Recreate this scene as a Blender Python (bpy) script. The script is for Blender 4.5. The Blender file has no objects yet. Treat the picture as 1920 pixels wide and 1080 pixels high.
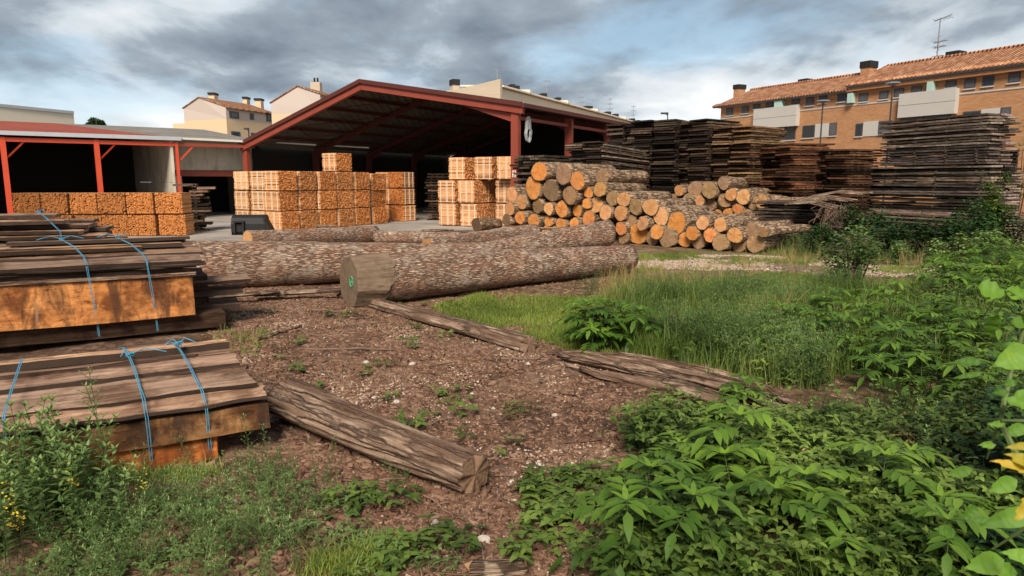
import bpy, math, random
import numpy as np
from mathutils import Vector, Matrix, noise as mnoise
R = math.radians
random.seed(7); rng = np.random.default_rng(11)
S = bpy.context.scene
COL = S.collection
# ------------------------------------------------------------------ camera
FPX = 1280.0; CAMH = 1.8; PITCH = math.atan(200/1280)
CP, SP = math.cos(PITCH), math.sin(PITCH)
cam_d = bpy.data.cameras.new('camera'); cam = bpy.data.objects.new('camera', cam_d); COL.objects.link(cam)
cam_d.sensor_width = 36; cam_d.lens = 24; cam_d.clip_end = 3000; cam_d.clip_start = 0.05
cam.location = (0, 0, CAMH); cam.rotation_euler = (math.pi/2-PITCH, 0, 0)
cam_d.dof.use_dof = True; cam_d.dof.focus_distance = 8.5; cam_d.dof.aperture_fstop = 8.0
S.camera = cam
def ray(px, py):
    dx = (px-960)/FPX; dy = -(py-540)/FPX
    return Vector((dx, CP+dy*SP, -SP+dy*CP))
def G(px, py, z=0.0):
    d = ray(px, py); t = (z-CAMH)/d.z
    return Vector((d.x*t, d.y*t, z))
def AY(px, py, Y):
    d = ray(px, py); t = Y/d.y
    return Vector((d.x*t, Y, CAMH+d.z*t))
def APL(px, py, P, D):
    """hit of the pixel ray with the vertical plane through P along D (2D)"""
    d = ray(px, py); n = Vector((-D[1], D[0]))
    t = (n.x*P[0]+n.y*P[1])/(n.x*d.x+n.y*d.y)
    return Vector((d.x*t, d.y*t, CAMH+d.z*t))
def proj(x, y, z):
    zr = z-CAMH; f = y*CP-zr*SP; u = y*SP+zr*CP
    return 960+FPX*x/f, 540-FPX*u/f
# ------------------------------------------------------------------ node helpers
def nd(nt, typ, ins=None, **props):
    n = nt.nodes.new(typ)
    for k, v in props.items(): setattr(n, k, v)
    for k, v in (ins or {}).items():
        s = n.inputs[k]
        if isinstance(v, bpy.types.NodeSocket): nt.links.new(v, s)
        elif isinstance(v, (tuple, list)):
            if len(v) == 3 and s.type == 'RGBA': v = (*v, 1)
            s.default_value = v
        else: s.default_value = v
    return n
def mth(nt, op, a, b=0.0, c=0.0, clamp=False):
    n = nd(nt, 'ShaderNodeMath', {0: a, 1: b, 2: c}, operation=op); n.use_clamp = clamp
    return n.outputs[0]
def vm(nt, op, a, b=(0, 0, 0)):
    n = nd(nt, 'ShaderNodeVectorMath', {0: a, 1: b}, operation=op)
    return n.outputs[0]
def mix(nt, fac, a, b, mode='MIX'):
    n = nt.nodes.new('ShaderNodeMix'); n.data_type = 'RGBA'; n.blend_type = mode
    for s, v in ((n.inputs[0], fac), (n.inputs[6], a), (n.inputs[7], b)):
        if isinstance(v, bpy.types.NodeSocket): nt.links.new(v, s)
        elif isinstance(v, (tuple, list)): s.default_value = (*v[:3], 1)
        else: s.default_value = v
    return n.outputs[2]
def ramp(nt, fac, stops):
    n = nt.nodes.new('ShaderNodeValToRGB'); nt.links.new(fac, n.inputs[0])
    el = n.color_ramp.elements
    while len(el) < len(stops): el.new(0.5)
    for e, (p, c) in zip(el, stops):
        e.position = p; e.color = (*c, 1) if isinstance(c, (tuple, list)) else (c, c, c, 1)
    return n.outputs[0]
def noi(nt, vec, scale, detail=4, rough=0.6, dist=0.0, out=0):
    return nd(nt, 'ShaderNodeTexNoise', {'Vector': vec, 'Scale': scale, 'Detail': detail, 'Roughness': rough, 'Distortion': dist}).outputs[out]
def objco(nt, scale=(1, 1, 1), rnd=True, which='Object'):
    tc = nd(nt, 'ShaderNodeTexCoord').outputs[which]
    v = vm(nt, 'MULTIPLY', tc, scale)
    if rnd:
        r = nd(nt, 'ShaderNodeObjectInfo').outputs['Random']
        off = nd(nt, 'ShaderNodeCombineXYZ', {0: mth(nt, 'MULTIPLY', r, 37.0), 1: mth(nt, 'MULTIPLY', r, 91.0), 2: mth(nt, 'MULTIPLY', r, 53.0)}).outputs[0]
        v = vm(nt, 'ADD', v, off)
    return v
def newmat(name):
    m = bpy.data.materials.new(name); m.use_nodes = True; nt = m.node_tree
    b = nt.nodes['Principled BSDF']; return m, nt, b
def fin(nt, b, col, rough=0.85, bump=None, bs=0.5, bd=0.02, spec=0.3, metal=0.0):
    if isinstance(col, bpy.types.NodeSocket): nt.links.new(col, b.inputs['Base Color'])
    else: b.inputs['Base Color'].default_value = (*col, 1)
    if isinstance(rough, bpy.types.NodeSocket): nt.links.new(rough, b.inputs['Roughness'])
    else: b.inputs['Roughness'].default_value = rough
    b.inputs['Specular IOR Level'].default_value = spec
    b.inputs['Metallic'].default_value = metal
    if bump is not None:
        n = nd(nt, 'ShaderNodeBump', {'Height': bump, 'Strength': bs, 'Distance': bd})
        nt.links.new(n.outputs[0], b.inputs['Normal'])
def ocol(nt): return nd(nt, 'ShaderNodeObjectInfo').outputs['Color']
def orand(nt): return nd(nt, 'ShaderNodeObjectInfo').outputs['Random']
def frand(nt): return nd(nt, 'ShaderNodeAttribute', attribute_name='rnd').outputs['Fac']
M = {}
def mat_plain(name, col, rough=0.7, var=0.25, scale=3.0, metal=0.0, bump=0.0, spec=0.3):
    m, nt, b = newmat(name); v = objco(nt, rnd=True)
    n = noi(nt, v, scale, 5, 0.65); n2 = noi(nt, v, scale*7, 3)
    f = mth(nt, 'MULTIPLY_ADD', n, 0.7, mth(nt, 'MULTIPLY', n2, 0.3))
    c = mix(nt, f, tuple(x*(1-var) for x in col), tuple(min(1, x*(1+var)) for x in col))
    fin(nt, b, c, rough, n2 if bump else None, bump, 0.01, spec, metal); M[name] = m; return m
def mat_bark(name, c_dark, c_mid, c_light, sx=1.5, sr=9.0, peel=0.35, bs=0.9, tint=False, red=0.0):
    m, nt, b = newmat(name)
    v = objco(nt, (sx, sr, sr)); w = objco(nt, (1, 1, 1))
    vo = nd(nt, 'ShaderNodeTexVoronoi', {'Vector': vm(nt, 'ADD', v, noi(nt, v, 1.5, 3, 0.6, out=1)), 'Scale': 1.6}, feature='DISTANCE_TO_EDGE').outputs['Distance']
    crack = ramp(nt, vo, [(0.0, 0.0), (0.22, 1.0)])
    n1 = noi(nt, v, 3.0, 6, 0.7); n2 = noi(nt, w, 3.5, 4, 0.6)
    n3 = noi(nt, v, 9.0, 3, 0.7)
    col = ramp(nt, n1, [(0.3, c_dark), (0.5, c_mid), (0.72, c_light)])
    col = mix(nt, mth(nt, 'MULTIPLY', crack, 1.0), tuple(x*0.45 for x in c_dark), col)
    pm = ramp(nt, n2, [(0.62-peel*0.2, 0.0), (0.66-peel*0.2, 1.0)])
    pale = mix(nt, n3, tuple(x*0.9 for x in c_mid), tuple(min(1, x*1.35) for x in c_light))
    col = mix(nt, mth(nt, 'MULTIPLY', pm, peel), col, pale)
    if red:
        rm = noi(nt, vm(nt, 'MULTIPLY', w, (1.0, 1.6, 1.6)), 1.7, 4, 0.65)
        col = mix(nt, ramp(nt, rm, [(0.50, 0.0), (0.60, red)]), col, mix(nt, n1, (0.16, 0.055, 0.025), (0.52, 0.23, 0.12)))
        col = mix(nt, ramp(nt, rm, [(0.32, 0.7), (0.42, 0.0)]), col, mix(nt, n3, (0.40, 0.30, 0.23), (0.72, 0.60, 0.48)))
    if tint: col = mix(nt, 1.0, col, ocol(nt), 'MULTIPLY')
    h = mth(nt, 'ADD', mth(nt, 'MULTIPLY', crack, 0.7), mth(nt, 'MULTIPLY', n1, 0.5))
    fin(nt, b, col, 0.92, h, bs, 0.03, 0.15); M[name] = m; return m
def mat_endgrain(name):
    """sawn log end: rings in the log's own cross-section, tint from the object colour"""
    m, nt, b = newmat(name)
    tc = nd(nt, 'ShaderNodeTexCoord').outputs['Object']
    r = orand(nt)
    nz = noi(nt, tc, 3.0, 3, 0.6); 
    off = nd(nt, 'ShaderNodeCombineXYZ', {0: mth(nt, 'MULTIPLY', r, 31.0), 1: mth(nt, 'MULTIPLY', r, 17.0), 2: 0.0}).outputs[0]
    tco = vm(nt, 'ADD', tc, off)
    sp = nd(nt, 'ShaderNodeSeparateXYZ', {0: tc})
    rad = mth(nt, 'SQRT', mth(nt, 'ADD', mth(nt, 'MULTIPLY', sp.outputs[1], sp.outputs[1]), mth(nt, 'MULTIPLY', sp.outputs[2], sp.outputs[2])))
    rn = mth(nt, 'ADD', rad, mth(nt, 'MULTIPLY', nz, 0.06))
    ring = mth(nt, 'MULTIPLY_ADD', mth(nt, 'SINE', mth(nt, 'MULTIPLY', rn, 190.0)), 0.5, 0.5)
    heart = ramp(nt, rn, [(0.06, 1.0), (0.17, 0.0)])
    blot = noi(nt, tco, 7.0, 5, 0.7)
    base = ocol(nt)
    c = mix(nt, mth(nt, 'MULTIPLY', ring, 0.25), base, mix(nt, 1.0, base, (0.45, 0.4, 0.35), 'MULTIPLY'))
    c = mix(nt, mth(nt, 'MULTIPLY', heart, 0.35), c, mix(nt, 1.0, base, (0.75, 0.5, 0.35), 'MULTIPLY'))
    c = mix(nt, ramp(nt, blot, [(0.52, 0.0), (0.68, 0.55)]), c, mix(nt, 1.0, base, (0.35, 0.33, 0.3), 'MULTIPLY'))
    c = mix(nt, ramp(nt, noi(nt, tco, 4.0, 3), [(0.45, 0.0), (0.7, 0.45)]), c, mix(nt, 1.0, base, (1.25, 1.3, 1.3), 'MULTIPLY'))
    # radial checks
    ang = mth(nt, 'ARCTAN2', sp.outputs[1], sp.outputs[2])
    an = noi(nt, nd(nt, 'ShaderNodeCombineXYZ', {0: mth(nt, 'MULTIPLY', ang, 2.2), 1: mth(nt, 'MULTIPLY', r, 50.0), 2: mth(nt, 'MULTIPLY', rad, 1.5)}).outputs[0], 2.0, 3, 0.6)
    chk = ramp(nt, mth(nt, 'ABSOLUTE', mth(nt, 'SUBTRACT', an, 0.5)), [(0.0, 0.6), (0.02, 0.0)])
    c = mix(nt, chk, c, mix(nt, 1.0, base, (0.2, 0.15, 0.1), 'MULTIPLY'))
    fin(nt, b, c, 0.85, ring, 0.25, 0.004, 0.2); M[name] = m; return m
def mat_wood(name, c_dark, c_mid, c_light, sx=0.9, sr=14.0, tint=True, bs=0.6, knots=True, stain=0.4, facernd=False, bands=False, cracks=0.0):
    m, nt, b = newmat(name)
    v = objco(nt, (sx, sr, sr)); w = objco(nt)
    if facernd:
        fr = frand(nt); off = nd(nt, 'ShaderNodeCombineXYZ', {0: mth(nt, 'MULTIPLY', fr, 67.0), 1: mth(nt, 'MULTIPLY', fr, 31.0), 2: 0.0}).outputs[0]
        v = vm(nt, 'ADD', v, off); w = vm(nt, 'ADD', w, off)
    n1 = noi(nt, v, 2.2, 7, 0.72, 0.6); n2 = noi(nt, w, 2.3, 4, 0.6); n3 = noi(nt, v, 14.0, 3, 0.6)
    col = ramp(nt, n1, [(0.28, c_dark), (0.5, c_mid), (0.74, c_light)])
    col = mix(nt, mth(nt, 'MULTIPLY', ramp(nt, n2, [(0.49, 0.0), (0.60, 1.0)]), stain), col, mix(nt, 1.0, col, (0.3, 0.23, 0.18), 'MULTIPLY'))
    n4 = noi(nt, vm(nt, 'MULTIPLY', w, (1.0, 2.0, 2.0)), 7.0, 5, 0.7)
    col = mix(nt, mth(nt, 'MULTIPLY', ramp(nt, n4, [(0.60, 0.0), (0.66, 0.9)]), stain), col, mix(nt, 1.0, col, (0.28, 0.2, 0.15), 'MULTIPLY'))
    col = mix(nt, mth(nt, 'MULTIPLY', ramp(nt, n4, [(0.30, 0.7), (0.36, 0.0)]), stain), col, mix(nt, 1.0, col, (1.6, 1.5, 1.4), 'MULTIPLY'))
    col = mix(nt, ramp(nt, n3, [(0.3, 0.55), (0.42, 0.0)]), col, tuple(x*0.4 for x in c_dark))
    if cracks:
        vc = nd(nt, 'ShaderNodeTexVoronoi', {'Vector': vm(nt, 'ADD', vm(nt, 'MULTIPLY', w, (0.7, 15, 15)), vm(nt, 'MULTIPLY', noi(nt, vm(nt, 'MULTIPLY', w, (2, 5, 5)), 1.5, 4, 0.65, out=1), (0.8, 0.8, 0.8))), 'Scale': 1.0}, feature='DISTANCE_TO_EDGE').outputs['Distance']
        ck = ramp(nt, vc, [(0.0, 1.0), (0.10, 0.0)])
        col = mix(nt, mth(nt, 'MULTIPLY', ck, cracks), col, (0.018, 0.011, 0.008))
        side = noi(nt, vm(nt, 'MULTIPLY', w, (1.0, 4, 4)), 1.2, 4, 0.6)
        col = mix(nt, ramp(nt, side, [(0.46, 0.75), (0.56, 0.0)]), col, mix(nt, n1, (0.05, 0.028, 0.018), (0.20, 0.11, 0.065)))  # dark brown patches that also imitate the log's shadowed flank
        n1 = mth(nt, 'SUBTRACT', n1, mth(nt, 'MULTIPLY', ck, 0.8))
    if bands:
        nb = noi(nt, vm(nt, 'MULTIPLY', w, (3.2, 1.2, 1.2)), 1.3, 6, 0.7, 0.8)
        col = mix(nt, ramp(nt, nb, [(0.45, 0.0), (0.60, 0.88)]), col, (0.07, 0.032, 0.016))
        nb2 = noi(nt, vm(nt, 'MULTIPLY', w, (6.0, 0.7, 0.7)), 1.1, 3, 0.6)
        col = mix(nt, ramp(nt, nb2, [(0.66, 0.0), (0.70, 0.7)]), col, (0.30, 0.20, 0.12))
    if tint: col = mix(nt, 1.0, col, ocol(nt), 'MULTIPLY')
    if facernd:
        k = ramp(nt, frand(nt), [(0.0, (0.50, 0.44, 0.40)), (0.25, (0.85, 0.82, 0.80)), (1.0, (1.25, 1.25, 1.22))])
        col = mix(nt, 1.0, col, k, 'MULTIPLY')
    h = mth(nt, 'ADD', n1, mth(nt, 'MULTIPLY', n3, 0.4))
    fin(nt, b, col, 0.88, h, bs, 0.015, 0.2); M[name] = m; return m
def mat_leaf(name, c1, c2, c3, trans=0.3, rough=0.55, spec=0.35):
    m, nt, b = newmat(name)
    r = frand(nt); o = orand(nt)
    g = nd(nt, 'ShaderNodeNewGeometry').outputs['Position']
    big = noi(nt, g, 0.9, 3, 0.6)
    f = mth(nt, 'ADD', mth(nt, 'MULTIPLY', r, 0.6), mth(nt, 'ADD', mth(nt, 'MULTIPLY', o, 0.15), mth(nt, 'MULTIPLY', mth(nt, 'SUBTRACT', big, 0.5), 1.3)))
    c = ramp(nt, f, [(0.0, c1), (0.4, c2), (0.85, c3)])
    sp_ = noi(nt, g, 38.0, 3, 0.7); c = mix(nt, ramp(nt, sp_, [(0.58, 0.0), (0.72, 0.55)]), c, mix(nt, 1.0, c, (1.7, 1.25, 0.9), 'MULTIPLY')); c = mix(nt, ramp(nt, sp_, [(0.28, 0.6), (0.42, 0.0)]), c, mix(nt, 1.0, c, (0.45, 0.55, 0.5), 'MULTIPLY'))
    fin(nt, b, c, rough, None, spec=spec)
    tr = nd(nt, 'ShaderNodeBsdfTranslucent', {'Color': mix(nt, 1.0, c, (1.5, 1.5, 0.6), 'MULTIPLY')})
    ms = nd(nt, 'ShaderNodeMixShader', {0: trans, 1: b.outputs[0], 2: tr.outputs[0]})
    nt.links.new(ms.outputs[0], nt.nodes['Material Output'].inputs[0]); M[name] = m; return m
# ------------------------------------------------------------------ mesh helpers
def raw_mesh(name, verts, faces, mats, mi=None, rnd=None, smooth=False):
    """verts (N,3); faces list of index tuples, or (F,k) int array"""
    me = bpy.data.meshes.new(name)
    if isinstance(faces, np.ndarray):
        F, k = faces.shape
        me.vertices.add(len(verts)); me.vertices.foreach_set('co', np.asarray(verts, dtype=np.float32).ravel())
        me.loops.add(F*k); me.loops.foreach_set('vertex_index', faces.astype(np.int32).ravel())
        me.polygons.add(F); me.polygons.foreach_set('loop_start', np.arange(0, F*k, k, dtype=np.int32))
        me.polygons.foreach_set('loop_total', np.full(F, k, dtype=np.int32))
        me.update(calc_edges=True); me.validate()
    else:
        me.from_pydata([tuple(v) for v in verts], [], faces); me.update()
    for m in mats: me.materials.append(M[m] if isinstance(m, str) else m)
    if mi is not None: me.polygons.foreach_set('material_index', np.asarray(mi, dtype=np.int32))
    if rnd is not None and len(rnd) == len(me.polygons):
        a = me.attributes.new('rnd', 'FLOAT', 'FACE'); a.data.foreach_set('value', np.asarray(rnd, dtype=np.float32))
    if smooth: me.polygons.foreach_set('use_smooth', np.ones(len(me.polygons), dtype=bool))
    return me
class MB:
    def __init__(s): s.v = []; s.f = []; s.m = []; s.r = []
    def add(s, verts, faces, mi=0, r=None):
        o = len(s.v); s.v += [tuple(v) for v in verts]
        rr = random.random() if r is None else r
        for f in faces: s.f.append(tuple(i+o for i in f)); s.m.append(mi); s.r.append(rr)
    def box(s, c, d, rz=0.0, mi=0, r=None, mtx=None):
        x, y, z = d[0]/2, d[1]/2, d[2]/2; vs = []
        ca, sa = math.cos(rz), math.sin(rz)
        for sx, sy, sz in ((-1,-1,-1),(1,-1,-1),(1,1,-1),(-1,1,-1),(-1,-1,1),(1,-1,1),(1,1,1),(-1,1,1)):
            px, py, pz = sx*x, sy*y, sz*z
            q = Vector((c[0]+px*ca-py*sa, c[1]+px*sa+py*ca, c[2]+pz))
            vs.append(mtx @ q if mtx else q)
        s.add(vs, [(0,3,2,1),(4,5,6,7),(0,1,5,4),(1,2,6,5),(2,3,7,6),(3,0,4,7)], mi, r)
    def beam(s, a, b, w, h, mi=0, up=(0, 0, 1)):
        a = Vector(a); b = Vector(b); d = (b-a).normalized(); u = Vector(up)
        if abs(d.dot(u)) > 0.99: u = Vector((1, 0, 0))
        sd = d.cross(u).normalized()*w/2; uu = sd.cross(d).normalized()*h/2
        vs = [a-sd-uu, a+sd-uu, a+sd+uu, a-sd+uu, b-sd-uu, b+sd-uu, b+sd+uu, b-sd+uu]
        s.add(vs, [(0,3,2,1),(4,5,6,7),(0,1,5,4),(1,2,6,5),(2,3,7,6),(3,0,4,7)], mi)
    def quad(s, p, mi=0, r=None): s.add(p, [tuple(range(len(p)))], mi, r)
    def slab(s, p, n, t, mi=0, r=None):
        """polygon p extruded by vector n*t"""
        k = len(p); n = Vector(n)*t; p = [Vector(q) for q in p]
        vs = p+[q+n for q in p]
        fs = [tuple(range(k-1, -1, -1)), tuple(range(k, 2*k))]+[(i, (i+1) % k, (i+1) % k+k, i+k) for i in range(k)]
        s.add(vs, fs, mi, r)
    def tube(s, pts, rad, seg=6, mi=0, r=None, cap=True):
        pts = [Vector(p) for p in pts]; n = len(pts)
        rad = rad if isinstance(rad, (list, tuple)) else [rad]*n
        vs = []; ref = Vector((0.13, 0.2, 1)).normalized()
        for i, p in enumerate(pts):
            d = (pts[min(i+1, n-1)]-pts[max(i-1, 0)]).normalized()
            a = d.cross(ref)
            if a.length < 1e-3: a = d.cross(Vector((1, 0, 0)))
            a.normalize(); b2 = d.cross(a)
            for k in range(seg):
                t = 2*math.pi*k/seg; vs.append(p+(a*math.cos(t)+b2*math.sin(t))*rad[i])
        fs = []
        for i in range(n-1):
            for k in range(seg):
                k2 = (k+1) % seg; fs.append((i*seg+k, i*seg+k2, (i+1)*seg+k2, (i+1)*seg+k))
        if cap: fs += [tuple(range(seg)), tuple(range((n-1)*seg+seg-1, (n-1)*seg-1, -1))]
        s.add(vs, fs, mi, r)
    def mesh(s, name, mats, smooth=False):
        return raw_mesh(name, s.v, s.f, mats, s.m, s.r, smooth)
    def build(s, name, mats, parent=None, loc=None, smooth=False, world=True):
        """world coordinates in; vertices are moved to be local to the parent or to loc"""
        if isinstance(mats, str): mats = [mats]
        me = s.mesh(name, mats, smooth); ob = bpy.data.objects.new(name, me); COL.objects.link(ob)
        if parent is not None:
            ob.parent = parent
            if world:
                inv = W(parent).inverted(); me.transform(inv)
        elif loc is not None:
            me.transform(Matrix.Translation(-Vector(loc))); ob.location = loc
        return ob
def W(o):
    m = o.matrix_basis.copy(); p = o.parent
    while p: m = p.matrix_basis @ m; p = p.parent
    return m
def tag(o, label=None, cat=None, group=None, kind=None):
    if label: o['label'] = label
    if cat: o['category'] = cat
    if group: o['group'] = group
    if kind: o['kind'] = kind
    return o
def empty(name, loc, rz=0.0, label=None, cat=None, group=None):
    o = bpy.data.objects.new(name, None); COL.objects.link(o); o.location = loc; o.rotation_euler = (0, 0, rz)
    o.empty_display_size = 0.2; return tag(o, label, cat, group)
def obj(name, me, parent=None, loc=(0, 0, 0), rot=(0, 0, 0), col=None):
    o = bpy.data.objects.new(name, me); COL.objects.link(o); o.parent = parent; o.location = loc; o.rotation_euler = rot
    if col: o.color = (*col, 1)
    return o
def copy_tree(o, parent=None):
    c = o.copy(); COL.objects.link(c); c.parent = parent
    for ch in list(o.children): copy_tree(ch, c)
    return c
# numpy value noise
_tab = rng.random((256, 256))
def vnoise(x, y):
    x = np.asarray(x, float); y = np.asarray(y, float)
    xi = np.floor(x).astype(int); yi = np.floor(y).astype(int); fx = x-xi; fy = y-yi
    fx = fx*fx*(3-2*fx); fy = fy*fy*(3-2*fy)
    a = _tab[xi & 255, yi & 255]; b = _tab[(xi+1) & 255, yi & 255]; c = _tab[xi & 255, (yi+1) & 255]; d = _tab[(xi+1) & 255, (yi+1) & 255]
    return (a*(1-fx)+b*fx)*(1-fy)+(c*(1-fx)+d*fx)*fy
def fbm(x, y, o=4):
    s = 0; a = 0.5
    for i in range(o): s = s+a*vnoise(x*2**i+17.3*i, y*2**i+5.1*i); a *= 0.5
    return s
def hgt(x, y):
    x = np.asarray(x, float); y = np.asarray(y, float)
    near = np.clip((20-y)/6, 0, 1)
    h = (fbm(x*0.7, y*0.7, 3)-0.45)*0.10+(fbm(x*4, y*4, 3)-0.45)*0.045
    right = np.clip((x-0.5-0.15*y)/3, 0, 1)*np.clip((16-y)/4, 0, 1)
    return (h*near)+right*0.06*near
def hz(x, y): return float(hgt(np.array([x]), np.array([y]))[0])
def inpoly(px, py, poly):
    px = np.asarray(px); py = np.asarray(py); c = np.zeros(px.shape, bool); n = len(poly); j = n-1
    for i in range(n):
        xi, yi = poly[i]; xj, yj = poly[j]
        if yi != yj: c ^= ((yi > py) != (yj > py)) & (px < (xj-xi)*(py-yi)/(yj-yi)+xi)
        j = i
    return c
def sample(poly, n, dens=None, rnd=None):
    """n world ground points inside a polygon given as it reads in the photograph"""
    w = [G(a, max(b, 352)) for a, b in poly]
    x0, x1 = min(p.x for p in w), max(p.x for p in w); y0, y1 = min(p.y for p in w), max(p.y for p in w)
    out = []; tot = 0; g = rnd or rng
    for _ in range(400):
        x = g.uniform(x0, x1, 4000); y = g.uniform(y0, y1, 4000)
        a, b = proj(x, y, 0.0); ok = inpoly(a, b, poly)
        if dens is not None: ok &= g.random(4000) < dens(x, y, a, b)
        x, y = x[ok], y[ok]; out.append(np.stack([x, y], 1)); tot += len(x)
        if tot >= n: break
    return np.concatenate(out)[:n]
def scatter(templates, pts, zs, scale, tilt=0.2, yaw=None, sink=0.0):
    """templates: list of (V, F(tri), R); returns V, F, R of one merged mesh"""
    VV = []; FF = []; RR = []; o = 0; n = len(pts); ti = rng.integers(0, len(templates), n)
    for t, (V, F, Rr) in enumerate(templates):
        id_ = np.where(ti == t)[0]; k = len(id_)
        if not k: continue
        yw = rng.uniform(0, 2*np.pi, k) if yaw is None else yaw[id_]
        sc = rng.uniform(scale[0], scale[1], k)
        tx = rng.normal(0, tilt, k); ty = rng.normal(0, tilt, k)
        c, s = np.cos(yw), np.sin(yw)
        x = V[None, :, 0]*c[:, None]-V[None, :, 1]*s[:, None]; y = V[None, :, 0]*s[:, None]+V[None, :, 1]*c[:, None]; z = np.repeat(V[None, :, 2], k, 0)
        x2 = x+z*tx[:, None]; y2 = y+z*ty[:, None]
        z2 = z-x*tx[:, None]*0.8-y*ty[:, None]*0.8
        P = np.stack([x2*sc[:, None]+pts[id_, 0][:, None], y2*sc[:, None]+pts[id_, 1][:, None], z2*sc[:, None]+(zs[id_]-sink)[:, None]], 2)
        VV.append(P.reshape(-1, 3)); nv = len(V)
        FF.append((F[None]+(np.arange(k)*nv)[:, None, None]+o).reshape(-1, 3)); o += k*nv
        RR.append((np.clip(Rr[None]*0.6+rng.random((k, 1))*0.4, 0, 1)).ravel())
    return np.concatenate(VV), np.concatenate(FF), np.concatenate(RR)
def stuffmesh(name, tpl, pts, scale, mat, label, cat, tilt=0.2, sink=0.0, yaw=None, z=None):
    zs = hgt(pts[:, 0], pts[:, 1]) if z is None else z
    V, F, Rr = scatter(tpl, pts, zs, scale, tilt, yaw, sink)
    me = raw_mesh(name, V, F, [mat], rnd=Rr)
    o = obj(name, me); return tag(o, label, cat, kind='stuff')
# ------------------------------------------------------------------ materials
mat_bark('oak_bark', (0.23, 0.13, 0.08), (0.54, 0.36, 0.25), (0.80, 0.62, 0.48), 4.0, 30.0, 0.3, 0.9, red=0.35)
mat_bark('pile_bark', (0.14, 0.09, 0.055), (0.34, 0.22, 0.135), (0.62, 0.44, 0.29), 1.6, 10.0, 0.4, 0.9)
mat_bark('old_wood', (0.10, 0.06, 0.04), (0.33, 0.22, 0.14), (0.60, 0.46, 0.33), 0.7, 16.0, 0.5, 1.0)
mat_endgrain('end_grain')
mat_wood('grey_plank', (0.085, 0.048, 0.03), (0.27, 0.175, 0.12), (0.50, 0.37, 0.28), 0.8, 9.0, stain=0.75)
mat_wood('dark_plank', (0.02, 0.015, 0.012), (0.09, 0.068, 0.052), (0.27, 0.225, 0.185), 1.2, 12.0, stain=0.4)
mat_wood('orange_slab', (0.22, 0.075, 0.022), (0.56, 0.235, 0.07), (0.72, 0.38, 0.14), 1.0, 5.0, stain=0.9, bands=True)
mat_wood('stave_wood', (0.40, 0.20, 0.09), (0.66, 0.38, 0.19), (0.80, 0.54, 0.32), 3.0, 14.0, stain=0.1, facernd=True, bs=0.2)
mat_wood('stave_end', (0.42, 0.165, 0.052), (0.60, 0.26, 0.085), (0.74, 0.38, 0.155), 26.0, 26.0, stain=0.0, facernd=True, bs=0.1)
mat_wood('rotten_wood', (0.06, 0.036, 0.024), (0.30, 0.195, 0.13), (0.70, 0.53, 0.40), 0.7, 18.0, tint=False, stain=0.3, bs=1.0, cracks=0.85)
mat_plain('strip_pale', (0.75, 0.62, 0.47), 0.8, 0.15)
mat_plain('twine_blue', (0.07, 0.27, 0.40), 0.6, 0.3, 30)
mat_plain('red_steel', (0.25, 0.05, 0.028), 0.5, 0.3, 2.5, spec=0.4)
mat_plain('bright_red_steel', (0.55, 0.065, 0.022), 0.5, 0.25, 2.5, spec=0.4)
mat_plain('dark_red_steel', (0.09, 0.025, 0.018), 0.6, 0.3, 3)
mat_plain('gutter_grey', (0.42, 0.44, 0.46), 0.5, 0.2, 2)
mat_plain('fluorescent_tube', (0.62, 0.58, 0.5), 0.5, 0.1, 2)
mat_plain('shade_dark_cladding', (0.010, 0.009, 0.008), 0.8, 0.4, 1.0)  # near-black on purpose: interior shade is put into the wall colour
mat_plain('black_metal', (0.014, 0.014, 0.014), 0.6, 0.4, 6.0, bump=0.5, spec=0.3)  # the loader bucket's own black steel
mat_plain('sign_white', (0.75, 0.6, 0.52), 0.6, 0.1)
mat_plain('rope_grey', (0.36, 0.37, 0.37), 0.7, 0.3, 20)
mat_plain('lamp_dark', (0.04, 0.045, 0.05), 0.5, 0.2)
mat_plain('steel_grey', (0.35, 0.36, 0.37), 0.4, 0.2, metal=0.6)
mat_plain('chimney_black', (0.018, 0.017, 0.018), 0.7, 0.3)
mat_plain('window_frame', (0.07, 0.07, 0.075), 0.5, 0.1)
mat_plain('pale_panel', (0.50, 0.475, 0.43), 0.75, 0.12, 1.2)
mat_plain('green_screen', (0.42, 0.58, 0.52), 0.3, 0.1)
mat_plain('beige_render', (0.66, 0.49, 0.31), 0.9, 0.06, 0.6)
mat_plain('mauve_render', (0.54, 0.45, 0.39), 0.9, 0.06, 0.6)
mat_plain('cream_wall', (0.74, 0.66, 0.52), 0.9, 0.08, 0.6)
mat_plain('paint_green', (0.05, 0.42, 0.2), 0.6, 0.1)
mat_plain('stone_pale', (0.48, 0.42, 0.36), 0.85, 0.3, 12, bump=0.4)
mat_plain('twig', (0.17, 0.11, 0.075), 0.9, 0.4, 8)
mat_plain('waney_bark', (0.045, 0.027, 0.018), 0.95, 0.5, 14, bump=0.8)
mat_plain('stem_green', (0.10, 0.14, 0.04), 0.7, 0.3)
mat_plain('trunk_brown', (0.08, 0.055, 0.04), 0.9, 0.3)
def mk_glass():
    m, nt, b = newmat('window_glass'); fin(nt, b, (0.025, 0.03, 0.035), 0.12, spec=0.6); M['window_glass'] = m
    m, nt, b = newmat('window_shutter'); v = objco(nt, rnd=False)
    z = nd(nt, 'ShaderNodeSeparateXYZ', {0: v}).outputs[2]
    s = mth(nt, 'FRACT', mth(nt, 'MULTIPLY', z, 12.0))
    fin(nt, b, mix(nt, s, (0.07, 0.07, 0.075), (0.14, 0.14, 0.145)), 0.6); M['window_shutter'] = m
mk_glass()
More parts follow.
